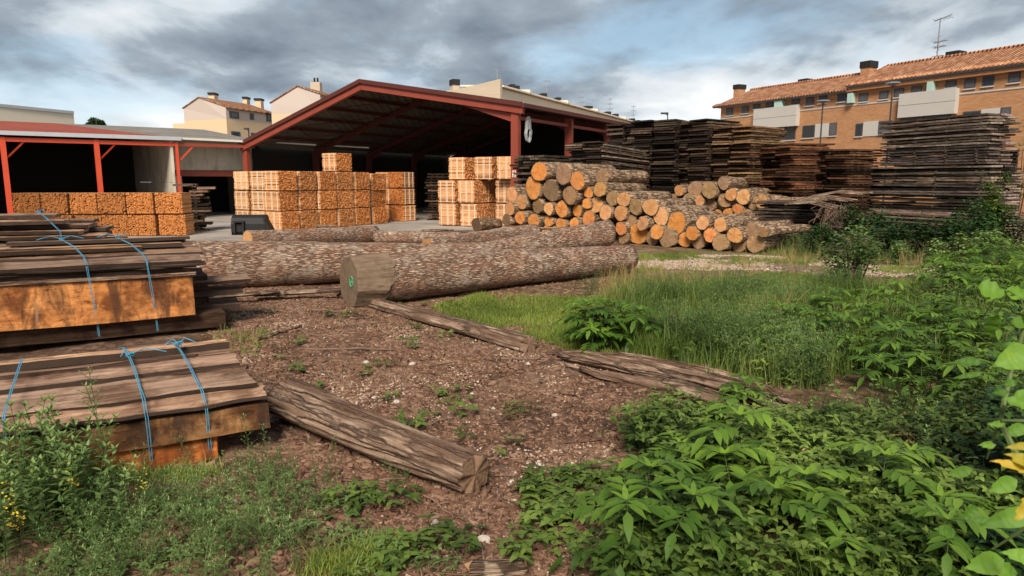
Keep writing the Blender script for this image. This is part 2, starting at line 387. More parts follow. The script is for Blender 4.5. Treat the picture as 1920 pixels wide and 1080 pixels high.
def mk_roofsheet(name, c1, c2, sc, axis=0):
    m, nt, b = newmat(name); v = objco(nt, rnd=False)
    x = nd(nt, 'ShaderNodeSeparateXYZ', {0: v}).outputs[axis]
    w = mth(nt, 'SINE', mth(nt, 'MULTIPLY', x, sc)); n = noi(nt, v, 0.8, 5, 0.7)
    c = mix(nt, ramp(nt, n, [(0.3, 0.0), (0.7, 1.0)]), c1, c2)
    fin(nt, b, c, 0.75, w, 0.6, 0.05); M[name] = m
mk_roofsheet('roof_red', (0.24, 0.05, 0.03), (0.36, 0.09, 0.055), 22)
mk_roofsheet('roof_grey', (0.16, 0.14, 0.12), (0.30, 0.27, 0.235), 30)
mk_roofsheet('roof_under', (0.065, 0.055, 0.04), (0.12, 0.10, 0.072), 20)  # darkened to carry the shade under the shed roof
def mk_concrete():
    m, nt, b = newmat('stained_concrete'); v = objco(nt, rnd=False)
    n = noi(nt, v, 0.7, 6, 0.7); n2 = noi(nt, vm(nt, 'MULTIPLY', v, (3, 3, 0.5)), 1.2, 5, 0.7)
    c = mix(nt, ramp(nt, n, [(0.3, 0.0), (0.7, 1.0)]), (0.42, 0.37, 0.29), (0.62, 0.56, 0.46))
    c = mix(nt, ramp(nt, n2, [(0.5, 0.0), (0.75, 0.7)]), c, (0.12, 0.09, 0.07))
    fin(nt, b, c, 0.9, n, 0.3, 0.02); M['stained_concrete'] = m
    m, nt, b = newmat('yard_concrete'); v = objco(nt, rnd=False)
    n = noi(nt, v, 0.5, 6, 0.7); n2 = noi(nt, v, 6.0, 4, 0.7)
    c = mix(nt, ramp(nt, n, [(0.35, 0.0), (0.65, 1.0)]), (0.24, 0.20, 0.165), (0.40, 0.36, 0.31))
    c = mix(nt, ramp(nt, n2, [(0.6, 0.0), (0.7, 0.5)]), c, (0.2, 0.13, 0.09))
    fin(nt, b, c, 0.95, n2, 0.3, 0.01); M['yard_concrete'] = m
mk_concrete()
def mk_brick(name, c1, c2, c3, mortar):
    m, nt, b = newmat(name)
    uv = nd(nt, 'ShaderNodeTexCoord').outputs['Object']
    s = nd(nt, 'ShaderNodeSeparateXYZ', {0: uv})
    v = nd(nt, 'ShaderNodeCombineXYZ', {0: mth(nt, 'ADD', s.outputs[0], s.outputs[1]), 1: s.outputs[2], 2: 0.0}).outputs[0]
    br = nd(nt, 'ShaderNodeTexBrick', {'Vector': v, 'Color1': c1, 'Color2': c2, 'Mortar': mortar, 'Scale': 1.0, 'Mortar Size': 0.006, 'Brick Width': 0.26, 'Row Height': 0.07, 'Bias': 0.0}).outputs[0]
    n = noi(nt, vm(nt, 'MULTIPLY', v, (0.5, 3.5, 1)), 1.8, 8, 0.85)
    c = mix(nt, ramp(nt, n, [(0.35, 0.0), (0.65, 0.6)]), br, c3)
    fin(nt, b, c, 0.9); M[name] = m
mk_brick('brick_orange', (0.55, 0.29, 0.135), (0.42, 0.20, 0.09), (0.33, 0.145, 0.065), (0.42, 0.29, 0.18))
mk_brick('brick_cream', (0.56, 0.46, 0.34), (0.50, 0.40, 0.29), (0.45, 0.36, 0.26), (0.5, 0.42, 0.33))
def mk_tiles():
    m, nt, b = newmat('roof_tiles'); v = objco(nt, rnd=False)   # local x runs along the eave, y up the slope
    s = nd(nt, 'ShaderNodeSeparateXYZ', {0: v})
    col = mth(nt, 'SINE', mth(nt, 'MULTIPLY', s.outputs[0], 2*math.pi/0.26))
    row = mth(nt, 'FRACT', mth(nt, 'MULTIPLY', s.outputs[1], 1/0.34))
    cell = vm(nt, 'FLOOR', nd(nt, 'ShaderNodeCombineXYZ', {0: mth(nt, 'MULTIPLY', s.outputs[0], 1/0.26), 1: mth(nt, 'MULTIPLY', s.outputs[1], 1/0.34), 2: 0.0}).outputs[0])
    wn = nd(nt, 'ShaderNodeTexWhiteNoise', {'Vector': cell}).outputs['Value']
    c = ramp(nt, wn, [(0.0, (0.32, 0.13, 0.06)), (0.5, (0.48, 0.21, 0.10)), (1.0, (0.60, 0.33, 0.18))])
    n = noi(nt, v, 1.5, 4); c = mix(nt, ramp(nt, n, [(0.4, 0.0), (0.7, 0.35)]), c, (0.25, 0.12, 0.07))
    h = mth(nt, 'ADD', col, mth(nt, 'MULTIPLY', row, -0.6))
    fin(nt, b, c, 0.85, h, 1.0, 0.08); M['roof_tiles'] = m
mk_tiles()
mat_leaf('leaf_elder', (0.014, 0.038, 0.005), (0.062, 0.13, 0.013), (0.19, 0.31, 0.035), 0.25)
mat_leaf('leaf_cover', (0.014, 0.030, 0.006), (0.055, 0.095, 0.014), (0.21, 0.30, 0.055), 0.2)
mat_leaf('leaf_weed', (0.05, 0.09, 0.022), (0.125, 0.20, 0.055), (0.26, 0.36, 0.12), 0.25)
mat_leaf('leaf_ivy', (0.010, 0.028, 0.006), (0.024, 0.065, 0.012), (0.07, 0.16, 0.03), 0.15)
mat_leaf('leaf_tree', (0.012, 0.028, 0.010), (0.025, 0.05, 0.018), (0.045, 0.085, 0.03), 0.1)
mat_leaf('grass_blade', (0.07, 0.12, 0.02), (0.15, 0.22, 0.04), (0.30, 0.32, 0.09), 0.3)
mat_leaf('grass_dry', (0.20, 0.15, 0.05), (0.36, 0.27, 0.11), (0.52, 0.38, 0.18), 0.3)
mat_leaf('grass_short', (0.09, 0.13, 0.018), (0.18, 0.24, 0.035), (0.32, 0.36, 0.08), 0.25)
mat_leaf('leaf_yellow', (0.20, 0.22, 0.02), (0.42, 0.34, 0.03), (0.62, 0.38, 0.03), 0.3)
mat_leaf('leaf_dogwood', (0.05, 0.12, 0.012), (0.11, 0.24, 0.02), (0.20, 0.38, 0.04), 0.35)
mat_leaf('flower_yellow', (0.5, 0.35, 0.03), (0.7, 0.5, 0.05), (0.8, 0.6, 0.08), 0.2)
def mk_chip():
    m, nt, b = newmat('chips'); r = frand(nt)
    c = ramp(nt, r, [(0.0, (0.04, 0.022, 0.014)), (0.45, (0.15, 0.08, 0.05)), (0.78, (0.31, 0.195, 0.13)), (0.95, (0.52, 0.39, 0.28)), (1.0, (0.70, 0.6, 0.49))])
    fin(nt, b, c, 0.9, spec=0.1); M['chips'] = m
    m, nt, b = newmat('pale_chips'); r = frand(nt)
    c = ramp(nt, r, [(0.0, (0.22, 0.14, 0.09)), (0.5, (0.42, 0.31, 0.22)), (1.0, (0.66, 0.55, 0.44))])
    fin(nt, b, c, 0.9, spec=0.1); M['pale_chips'] = m
mk_chip()
def mk_soil():
    m, nt, b = newmat('soil'); p = nd(nt, 'ShaderNodeNewGeometry').outputs['Position']
    z = nd(nt, 'ShaderNodeAttribute', attribute_name='zone').outputs['Color']
    s = nd(nt, 'ShaderNodeSeparateColor', {0: z})
    n1 = noi(nt, p, 1.3, 6, 0.7); n2 = noi(nt, p, 9.0, 6, 0.75, 0.5); n3 = noi(nt, p, 45.0, 4, 0.75)
    c = ramp(nt, n1, [(0.38, (0.075, 0.036, 0.022)), (0.5, (0.24, 0.13, 0.08)), (0.62, (0.46, 0.29, 0.20))])
    c = mix(nt, ramp(nt, n2, [(0.40, 0.75), (0.56, 0.0)]), c, (0.055, 0.030, 0.020))
    c = mix(nt, ramp(nt, n3, [(0.55, 0.0), (0.68, 0.8)]), c, (0.40, 0.27, 0.185))
    c = mix(nt, ramp(nt, n3, [(0.30, 0.6), (0.42, 0.0)]), c, (0.04, 0.022, 0.015))
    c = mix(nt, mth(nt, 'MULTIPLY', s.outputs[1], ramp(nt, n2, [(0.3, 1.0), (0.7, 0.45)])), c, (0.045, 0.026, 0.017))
    c = mix(nt, mth(nt, 'MULTIPLY', s.outputs[2], ramp(nt, n3, [(0.4, 0.1), (0.56, 1.0)])), c, (0.52, 0.42, 0.34))
    gr = ramp(nt, n2, [(0.3, (0.05, 0.07, 0.018)), (0.6, (0.13, 0.17, 0.035)), (0.8, (0.22, 0.2, 0.07))])
    c = mix(nt, mth(nt, 'MULTIPLY', s.outputs[0], 0.9), c, gr)
    h = mth(nt, 'ADD', n2, mth(nt, 'MULTIPLY', n3, 0.5))
    fin(nt, b, c, 0.95, h, 1.0, 0.04, 0.15); M['soil'] = m
mk_soil()
# ------------------------------------------------------------------ world and sun
SUN_EL, SUN_AZ = R(42), R(188)      # azimuth clockwise from +Y : behind the camera
def mk_world():
    w = bpy.data.worlds.new('World'); S.world = w; w.use_nodes = True; nt = w.node_tree; nt.nodes.clear()
    sky = nd(nt, 'ShaderNodeTexSky', sky_type='NISHITA', sun_disc=False); sky.sun_elevation = SUN_EL; sky.sun_rotation = SUN_AZ; sky.air_density = 1.2; sky.dust_density = 0.8
    tc = nd(nt, 'ShaderNodeTexCoord').outputs['Generated']
    s = nd(nt, 'ShaderNodeSeparateXYZ', {0: tc}); z = mth(nt, 'MAXIMUM', s.outputs[2], 0.0)
    k = mth(nt, 'ADD', z, 0.22)
    v = nd(nt, 'ShaderNodeCombineXYZ', {0: mth(nt, 'DIVIDE', s.outputs[0], k), 1: mth(nt, 'DIVIDE', s.outputs[1], k), 2: 0.0}).outputs[0]
    v = vm(nt, 'ADD', v, (CLX, CLY, 0.0)); va = vm(nt, 'MULTIPLY', v, (0.9, 0.75, 1.0))
    n1 = noi(nt, va, 1.25, 9, 0.52, 0.15)                                   # where there is cloud
    n2 = noi(nt, vm(nt, 'ADD', va, (5.3, 2.1, 0)), 0.8, 8, 0.5, 0.2)        # how thick and grey it is
    n3 = noi(nt, vm(nt, 'ADD', va, (1.3, 8.1, 0)), 3.2, 5, 0.55, 0.3)
    blue = mix(nt, 1.0, sky.outputs[0], (0.115, 0.12, 0.125), 'MULTIPLY')
    lo = ramp(nt, z, [(0.0, (0.54, 0.63, 0.69)), (0.15, (0.30, 0.45, 0.58)), (0.5, (0.17, 0.31, 0.46))])
    blue = mix(nt, 0.75, blue, lo)
    cover = ramp(nt, mth(nt, 'ADD', n1, mth(nt, 'MULTIPLY', n3, 0.16)), [(0.43, 0.4), (0.56, 1.0)])
    grad = mth(nt, 'ADD', mth(nt, 'MULTIPLY', mth(nt, 'SUBTRACT', z, 0.22), 0.70), mth(nt, 'MULTIPLY', s.outputs[0], -0.16))
    dk = mth(nt, 'ADD', mth(nt, 'ADD', n2, mth(nt, 'MULTIPLY', n3, 0.30)), mth(nt, 'ADD', grad, -0.19))
    cl = ramp(nt, dk, [(0.34, (0.66, 0.67, 0.67)), (0.44, (0.45, 0.495, 0.53)), (0.50, (0.24, 0.285, 0.33)), (0.62, (0.10, 0.125, 0.16))])
    c = mix(nt, cover, blue, cl)
    bg = nd(nt, 'ShaderNodeBackground', {'Color': c, 'Strength': WSTR}); out = nd(nt, 'ShaderNodeOutputWorld', {0: bg.outputs[0]})
CLX, CLY, WSTR = 21.1, 2.2, 0.88
mk_world()
sl = bpy.data.lights.new('sun', 'SUN'); sl.energy = 3.2; sl.angle = R(24); sl.color = (1.0, 0.91, 0.80)
so = bpy.data.objects.new('sun', sl); COL.objects.link(so)
sd = Vector((math.sin(SUN_AZ)*math.cos(SUN_EL), math.cos(SUN_AZ)*math.cos(SUN_EL), math.sin(SUN_EL)))
so.rotation_euler = sd.to_track_quat('Z', 'Y').to_euler(); so.location = (0, 0, 30)
S.view_settings.view_transform = 'Standard'; S.view_settings.look = 'None'; S.view_settings.gamma = 1; S.view_settings.exposure = 0.8
S.cycles.max_bounces = 5; S.cycles.diffuse_bounces = 2; S.cycles.glossy_bounces = 2; S.cycles.transmission_bounces = 3; S.cycles.transparent_max_bounces = 4
S.cycles.use_denoising = True
# ------------------------------------------------------------------ ground
def blob(px, py, blobs):
    v = np.zeros_like(px)
    for cx, cy, rx, ry, s in blobs:
        v = np.maximum(v, s*np.exp(-(((px-cx)/rx)**2+((py-cy)/ry)**2)))
    return v
GREEN = [(1000, 605, 170, 35, .9), (1250, 560, 250, 60, .8), (1500, 480, 300, 18, .8), (1800, 620, 300, 130, .7), (250, 980, 260, 120, .55), (1800, 860, 300, 160, .35),
         (450, 640, 50, 15, .6), (1700, 520, 300, 25, .6)]
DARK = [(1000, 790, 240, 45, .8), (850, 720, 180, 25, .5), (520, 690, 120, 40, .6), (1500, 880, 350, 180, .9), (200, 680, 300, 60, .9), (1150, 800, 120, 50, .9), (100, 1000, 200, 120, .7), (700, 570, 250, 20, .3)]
PALE = [(1300, 492, 130, 12, .9), (1450, 505, 130, 9, .8), (1660, 512, 120, 10, .6), (560, 770, 60, 40, .5), (700, 745, 80, 12, .5), (1010, 920, 70, 40, .5), (860, 1010, 140, 60, .3), (400, 475, 60, 12, .6), (1150, 680, 80, 14, .6), (1760, 522, 60, 8, .4)]
def build_ground():
    def axis(a, b, st, far, k=14):
        mid = np.arange(a, b, st); ext = np.geomspace(st*2, far, k)
        return mid, ext
    xm, xe = axis(-9, 13, 0.075, 900, 26); ym, ye = axis(1.5, 20, 0.075, 1200, 26)
    X = np.concatenate([xm[0]-xe[::-1], xm, xm[-1]+xe]); Y = np.concatenate([ym[0]-np.geomspace(0.3, 300, 12)[::-1], ym, ym[-1]+ye])
    xx, yy = np.meshgrid(X, Y); zz = hgt(xx, yy)
    zz = zz*np.clip((xx+12)/3, 0, 1)*np.clip((16-xx)/3, 0, 1)*np.clip(yy, 0, 1)
    V = np.stack([xx.ravel(), yy.ravel(), zz.ravel()], 1); nx, ny = len(X), len(Y)
    i, j = np.meshgrid(np.arange(nx-1), np.arange(ny-1)); a = (j*nx+i).ravel()
    F = np.stack([a, a+1, a+nx+1, a+nx], 1)
    me = raw_mesh('ground', V, F, ['soil'], smooth=True)
    px, py = proj(V[:, 0], np.maximum(V[:, 1], 0.5), V[:, 2])
    wob = (fbm(V[:, 0]*2, V[:, 1]*2, 3)-0.45)*120
    c = np.ones((len(V), 4), np.float32); front = V[:, 1] > 0.6
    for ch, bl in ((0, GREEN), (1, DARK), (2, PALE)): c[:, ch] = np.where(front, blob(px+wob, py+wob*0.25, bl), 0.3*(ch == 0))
    far = np.clip((V[:, 1]-30)/30, 0, 1)
    at = me.color_attributes.new('zone', 'FLOAT_COLOR', 'POINT'); at.data.foreach_set('color', c.ravel())
    tag(obj('ground', me), kind='structure')
build_ground()
U = Vector((0.515, 0.857, 0)).normalized(); Vv = Vector((-U.y, U.x, 0))   # depth and left-back axes of the big shed
mb = MB()
cy = [G(300, 452), G(470, 452), G(640, 438), G(900, 432), G(1000, 436)]
cy = [Vector((p.x, p.y, 0.012)) for p in cy]
mb.quad(cy+[Vector((22, 60, 0.012)), Vector((-30, 60, 0.012)), Vector((-30, 24, 0.012))])
tag(mb.build('yard_pavement', 'yard_concrete'), kind='structure')
# ------------------------------------------------------------------ the big shed
SR = Vector((0.3, 27.0, 0)); SL = SR+Vv*15.7
EZR, EZL, RZ = 4.62, 3.62, 6.02; NB = 4; BAY = 4.28; LEN = BAY*NB+0.3
RID = SR+Vv*7.7
def shed():
    t = empty('timber_shed', SR, 0, 'large open timber shed with dark red steel frame and low gabled roof', 'shed')
    def at(base, s, z): return Vector((base.x, base.y, 0))+U*s+Vector((0, 0, z))
    # roof skin (two slopes with thickness)
    for a, za, b, zb, ex in ((SR-Vv*0.35, EZR+0.02, RID, RZ, 0), (RID, RZ, SL+Vv*0.2, EZL-0.02, 0)):
        m = MB(); p = [at(a, -0.5, za), at(a, LEN, za), at(b, LEN, zb), at(b, -0.5, zb)]
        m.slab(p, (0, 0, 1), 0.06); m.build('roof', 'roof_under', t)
    for a, za, b, zb in ((SR-Vv*0.4, EZR-0.02, RID, RZ), (SL+Vv*0.2, EZL-0.05, RID, RZ)):
        m = MB(); m.beam(at(a, -0.54, za+0.06), at(b, -0.54, zb+0.06), 0.08, 0.17); m.build('verge_trim', 'dark_red_steel', t)
        m = MB(); m.beam(at(a, -0.40, za-0.16), at(b, -0.40, zb-0.16), 0.18, 0.26); m.build('gable_beam', 'red_steel', t)
    m = MB(); m.beam(at(SR-Vv*0.45, -0.55, EZR+0.0), at(SR-Vv*0.45, LEN, EZR+0.0), 0.14, 0.15); m.build('gutter', 'dark_red_steel', t)
    # haunch under the right front corner
    m = MB(); n = Vv
    m.slab([at(SR, -0.32, EZR-0.28), at(SR, -0.32, EZR-0.62), at(SR+Vv*2.4, -0.32, EZR+0.15)], U, 0.10); m.build('haunch', 'red_steel', t)
    # frames
    for k in range(NB+1):
        s = k*BAY
        for side, base, ez in ((0, SR, EZR), (1, SL, EZL)):
            m = MB(); c = at(base, s, (ez-0.1)/2)
            ang = math.atan2(U.y, U.x)
            if k == 0: c = at(base, s-0.3, (ez-0.1)/2)
            hh = ez-0.12 if side == 0 else ez-0.3
            # H section: web across, flanges on both faces
            m.box(c, (0.02, 0.30, hh), ang); m.box(c+Vv*0.15, (0.20, 0.025, hh), ang); m.box(c-Vv*0.15, (0.20, 0.025, hh), ang); m.box(c-U*0.10, (0.012, 0.28, hh), ang)
            m.build('post', 'red_steel' if (side == 0 or k == 0) else 'dark_red_steel', t)  # inner posts take the darker red as painted indoor shade
        if k:
            for a, za in ((SR, EZR), (SL, EZL)):
                m = MB(); m.beam(at(a, s, za-0.2), at(RID, s, RZ-0.16), 0.12, 0.26); m.build('rafter', 'dark_red_steel', t)  # darker red here mimics the shade inside the shed
                m = MB(); h = (RID-a)*0.16
                m.slab([at(a, s, za-0.3), at(a, s, za-0.75), at(a+h, s, za+(RZ-za)*0.16-0.3)], U, 0.05); m.build('haunch', 'dark_red_steel', t)
    # eave rail between right posts
    for k in range(NB):
        m = MB(); m.beam(at(SR, k*BAY-0.1, EZR-0.42), at(SR, (k+1)*BAY-0.1, EZR-0.42), 0.1, 0.12); m.build('eave_rail', 'red_steel', t)
    # purlins
    for a, za in ((SR, EZR), (SL, EZL)):
        for q in range(1, 6):
            f = q/6.0; b = a+(RID-a)*f; z = za+(RZ-za)*f-0.08
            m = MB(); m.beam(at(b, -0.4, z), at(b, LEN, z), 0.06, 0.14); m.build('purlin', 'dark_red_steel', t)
    # wind bracing rods in the roof plane
    for a, za, i0, i1 in ((SL, EZL, .1, .4), (SL, EZL, .4, .7), (SL, EZL, .7, 1.), (SR, EZR, .4, .7), (SR, EZR, .7, 1.)):
        for q0, q1 in ((i0, i1), (i1, i0)):
            m = MB(); p = a+(RID-a)*q0; r = a+(RID-a)*q1
            m.tube([at(p, 0, za+(RZ-za)*q0-0.2), at(r, BAY, za+(RZ-za)*q1-0.2)], 0.022, 5); m.build('bracing_rod', 'dark_red_steel', t)
    # walls
    m = MB(); m.slab([at(SL+Vv*0.3, 0.3, 0), at(SL+Vv*0.3, LEN, 0), at(SL+Vv*0.3, LEN, EZL+0.01), at(SL+Vv*0.3, 0.3, EZL+0.01)], Vv, 0.04); m.build('side_wall', 'shade_dark_cladding', t)
    m = MB(); m.slab([at(SR, LEN, 0), at(SL, LEN, 0), at(SL, LEN, EZL+0.2), at(RID, LEN, RZ+0.2), at(SR, LEN, EZR+0.2)], U, 0.08); m.build('back_wall', 'shade_dark_cladding', t)
    for px0, px1, yy0, yy1, Y in ((497, 592, 265.5, 271.5, 36.0), (616, 692, 272.5, 277, 38.5)):
        m = MB(); m.tube([AY(px0, yy0, Y), AY(px1, yy1, Y)], 0.045, 6); m.build('light_tube', 'fluorescent_tube', t)
    # small notice on the front post
    c = at(SR, -0.43, 0); p = AY(973, 326, 26.6); 
    m = MB(); ang = math.atan2(U.y, U.x)
    z = 1.8+(340-326)*26.6/1296
    q = Vector((c.x, c.y, z)); m.box(q, (0.006, 0.17, 0.26), ang); sg = m.build('notice', 'sign_white', t)
    m = MB(); q2 = q-U*0.006
    for o, zz, w, h in ((0.045, 0.06, 0.025, 0.12), (-0.03, 0.06, 0.03, 0.12), (0.01, 0.04, 0.05, 0.03), (0.0, -0.08, 0.10, 0.04)):
        m.box(q2+Vv*o+Vector((0, 0, zz)), (0.006, w, h), ang)
    m.build('notice_print', 'red_steel', sg)
    return t
shed()
# hank of rope hanging on the side of the front post
def hank():
    c = SR+U*0.15-Vv*0.22; t = MB()
    for i in range(5):
        r = 0.12+0.02*random.random(); ph = random.uniform(-.3, .3); pts = []
        for k in range(19):
            a = 2*math.pi*k/18
            pts.append(Vector((c.x, c.y, 3.80))+U*(math.cos(a)*r*(0.9+0.5*(math.sin(a) < 0))+ph*0.15)-Vv*(0.03+0.02*i)+Vector((0, 0, math.sin(a)*(0.46+0.06*i/7)-0.02)))
        t.tube(pts, 0.012, 5, cap=False)
    o = t.build('rope_hank', 'rope_grey', None, (c.x, c.y, 3.80)); tag(o, 'grey hank of looped rope hanging on the front right post of the big shed', 'rope')
hank()
# ------------------------------------------------------------------ low open shelter on the left
LD = Vector((-0.8, -0.6, 0)); LB = Vector((-0.6, 0.8, 0)); L0 = Vector((-12.95, 35.0, 0))
def shelter():
    t = empty('open_shelter', L0, 0, 'low open fronted shelter with bright red posts and a red sheet roof', 'shelter')
    P = [3.6, 6.85, 10.2, 13.6]; zE = 3.72
    for k, s in enumerate(P):
        b = L0+LD*s; m = MB(); ang = math.atan2(LD.y, LD.x)
        m.box((b.x, b.y, (zE-0.1)/2), (0.2 if k else 0.12, 0.2, zE-0.1), ang); m.build('post', 'bright_red_steel', t)
        for sg in ((1, -1) if k else (-1,)):
            m = MB(); m.beam(b+Vector((0, 0, zE-1.05)), b+LD*(-sg)*-0.75*1+Vector((0, 0, zE-0.25)) if sg < 0 else b-LD*0.75+Vector((0, 0, zE-0.25)), 0.07, 0.07)
            m.build('brace', 'bright_red_steel', t)
    m = MB(); m.beam(L0+LD*3.6+Vector((0, 0, zE-0.2)), L0+LD*16+Vector((0, 0, zE-0.2)), 0.14, 0.17); m.build('front_beam', 'bright_red_steel', t)
    m = MB(); m.beam(L0+LD*3.4-LB*0.15+Vector((0, 0, zE+0.06)), L0+LD*16-LB*0.15+Vector((0, 0, zE+0.06)), 0.16, 0.17); m.build('gutter', 'gutter_grey', t)
    def roofpart(s0, s1, s0b, s1b, mat):
        m = MB(); f0 = L0+LD*s0+LB*0.0; f1 = L0+LD*s1; b0 = L0+LD*s0b+LB*11; b1 = L0+LD*s1b+LB*11
        p = [Vector((f0.x, f0.y, zE+0.13)), Vector((f1.x, f1.y, zE+0.13)), Vector((b1.x, b1.y, 5.02)), Vector((b0.x, b0.y, 5.02))]
        m.slab(p, (0, 0, 1), -0.05); m.build('roof', mat, t)
    roofpart(3.9, 16, 7.6, 16, 'roof_red')
    roofpart(-0.2, 3.88, -0.2, 7.58, 'roof_grey')
    m = MB(); a = L0+LD*3.75; b = a+LB*10.8
    for z0, z1 in ((0, 1.75), (1.76, 3.55)):
        for q in range(4):
            p0 = a+LB*(q*2.7); p1 = a+LB*(q*2.7+2.68)
            zz = [z1, z1] if z0 == 0 else [3.80+q*2.7*.106, 3.80+(q*2.7+2.68)*.106]
            m.slab([(p0.x, p0.y, z0), (p1.x, p1.y, z0), (p1.x, p1.y, zz[1]), (p0.x, p0.y, zz[0])], LD, 0.12)
    m.build('side_wall', 'stained_concrete', t)
    m = MB(); a = L0+LD*3.6+LB*10.9; b = L0+LD*16+LB*10.9
    m.slab([(a.x, a.y, 0), (b.x, b.y, 0), (b.x, b.y, 4.9), (a.x, a.y, 4.9)], LB, 0.1); m.build('back_wall', 'shade_dark_cladding', t)
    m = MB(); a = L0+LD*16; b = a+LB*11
    m.slab([(a.x, a.y, 0), (b.x, b.y, 0), (b.x, b.y, 4.9), (a.x, a.y, 3.7)], LD, 0.1); m.build('side_wall', 'shade_dark_cladding', t)
    # closed bay next to the big shed
    w = empty('storage_bay', L0, 0, 'stained concrete storage bay with a dark doorway between the two sheds', 'building')
    o = LB*1.3
    def wall(s0, s1, z0, z1, name, mat, off=0.0, th=0.15):
        m = MB(); a = L0+LD*s0+o+LB*off; b = L0+LD*s1+o+LB*off
        m.slab([(a.x, a.y, z0), (b.x, b.y, z0), (b.x, b.y, z1), (a.x, a.y, z1)], LB, th); return m.build(name, mat, w)
    wall(-0.6, 3.5, 2.35, 3.93, 'upper_wall', 'stained_concrete')
    wall(-0.6, 3.5, 2.05, 2.33, 'lintel', 'red_steel', -0.03)
    wall(3.2, 3.5, 0, 2.05, 'jamb', 'stained_concrete'); wall(-0.6, -0.3, 0, 2.05, 'jamb', 'stained_concrete')
    wall(-0.6, 3.5, 0, 3.7, 'back_wall', 'shade_dark_cladding', 6.0)
    m = MB(); m.beam(L0+LD*-0.1-LB*0.1+Vector((0, 0, zE+0.03)), L0+LD*3.5-LB*0.1+Vector((0, 0, zE+0.08)), 0.12, 0.1); m.build('gutter', 'fluorescent_tube', w)
    m = MB(); m.beam(L0+Vector((0, 0, zE-0.2)), L0+LD*3.6+Vector((0, 0, zE-0.2)), 0.12, 0.16); m.build('front_beam', 'red_steel', w)
    m = MB(); a = L0+LD*-0.6+LB*1.3; b = a+LB*6
    m.slab([(a.x, a.y, 0), (b.x, b.y, 0), (b.x, b.y, 3.7), (a.x, a.y, 3.7)], LD, 0.1); m.build('side_wall', 'stained_concrete', w)
shelter()
# ------------------------------------------------------------------ tied bundles of staves
def bundle_meshes(seed):
    rs = random.Random(seed); m = MB(); nx, nz = 15, 19; Wd, Ht, L = 0.85, 0.685, 0.80
    for i in range(nx):
        for k in range(nz):
            if rs.random() < 0.02: continue
            w = Wd/nx; h = Ht/nz; dl = rs.uniform(-0.02, 0.02); tw = rs.uniform(0.86, 0.97)
            c = (dl+rs.uniform(-.006, .006), -Wd/2+w*(i+.5)+rs.uniform(-.003, .003), 0.034+h*(k+.5))
            x, y, z = (L+rs.uniform(-.03, .02))/2, w*tw/2, h*0.86/2; r = rs.random()
            vs = [(c[0]+a*x, c[1]+b*y, c[2]+d*z) for a, b, d in ((-1,-1,-1),(1,-1,-1),(1,1,-1),(-1,1,-1),(-1,-1,1),(1,-1,1),(1,1,1),(-1,1,1))]
            m.add(vs, [(0,3,2,1),(4,5,6,7),(0,1,5,4),(2,3,7,6)], 0, r); m.add(vs, [(1,2,6,5),(3,0,4,7)], 1, r)
    staves = m.mesh('staves', ['stave_wood', 'stave_end'])
    straps = []
    for x in (-0.27, 0.0, 0.05, 0.30):
        s = MB(); wv = 0.022 if abs(x) < 0.1 else 0.028
        a, b = Wd/2+0.008, Ht+0.078
        for c, d in (((x, -a, 0.375), (wv, 0.012, 0.66)), ((x, a, 0.375), (wv, 0.012, 0.66)), ((x, 0, 0.046), (wv, 2*a, 0.012))): s.box(c, d)
        straps.append(s.mesh('strap', ['strip_pale']))
    bears = []
    for x in (-0.28, 0.28):
        s = MB(); s.box((x, 0, 0.016), (0.09, Wd, 0.032)); bears.append(s.mesh('bearer', ['grey_plank']))
    return staves, straps, bears
BMS = [bundle_meshes(i) for i in range(4)]
def bundle(p, rz, z, label, group, tint=(1, 1, 1), sz=1.0, name='stave_bundle', nst=4):
    st, straps, bears = BMS[random.randrange(4)]
    p = p+XL*random.uniform(-.05, .05); t = empty(name, (p.x, p.y, z), rz+random.uniform(-.05, .05), label, 'wood bundle', group); t.scale = (random.uniform(.97, 1.02), random.uniform(.97, 1.02), sz)
    k = random.uniform(0.85, 1.1); col = tuple(c*k for c in tint)
    obj('staves', st, t, col=col)['kind'] = 'stuff'
    for q_, s in enumerate(straps[:nst]): obj('strap', s, t)
    for s in bears: obj('bearer', s, t, col=(1.0, 0.75, 0.55))
    return t
RB = math.atan2(-Vv.y, -Vv.x)          # local x along the shed front
XL = -Vv; BH = 0.725
def corner(K, i, j): return K-XL*(0.4+0.87*j)+U*(0.425+0.955*i)
gA = 'bundles stacked three high under the left half of the big shed'
lev = ['bottom', 'middle', 'top']
K = G(527, 435); K.z = 0
names_u = ['nearest', 'second nearest', 'middle', 'second farthest', 'farthest']
for i in range(5):
    for l in range(3):
        bundle(corner(K, i, 0), RB, l*BH, f'orange stave bundle, {lev[l]} of the {names_u[i]} column of the long shed row', gA, (1.0, 0.92, 0.85) if i % 2 else (1.0, 0.86, 0.72))
for j in (1, 2):
    for l in range(3):
        bundle(corner(K, 0, j)+U*0.08, RB, l*BH, f'pale strapped stave bundle, {lev[l]} of the {"outer left" if j == 2 else "second left"} column in the middle group', gA, (1.1, 1.08, 1.05))
bundle(corner(K, 3, 0)-XL*0.05, RB, 3*BH, 'single orange stave bundle on top of the three-high row in the big shed', gA, (1, .88, .75))
K2 = G(701, 421)
for l in range(3):
    bundle(corner(K2, 0, 0), RB, l*BH*0.97, f'stave bundle with white double strap, {lev[l]} of the short column beyond the long row', gA, (1.0, .8, .62))
K3 = G(757, 416)
for l in range(3):
    bundle(K3-XL*0.42+U*0.43, RB+math.pi/2, l*BH*1.03, f'stave bundle, {lev[l]} of the farthest right column of the middle group', gA, (1, .8, .62))
    bundle(K3-XL*1.5+U*0.75, RB, l*BH*1.03, f'shaded stave bundle, {lev[l]} of the column set back behind the short one', gA, (.9, .7, .55))
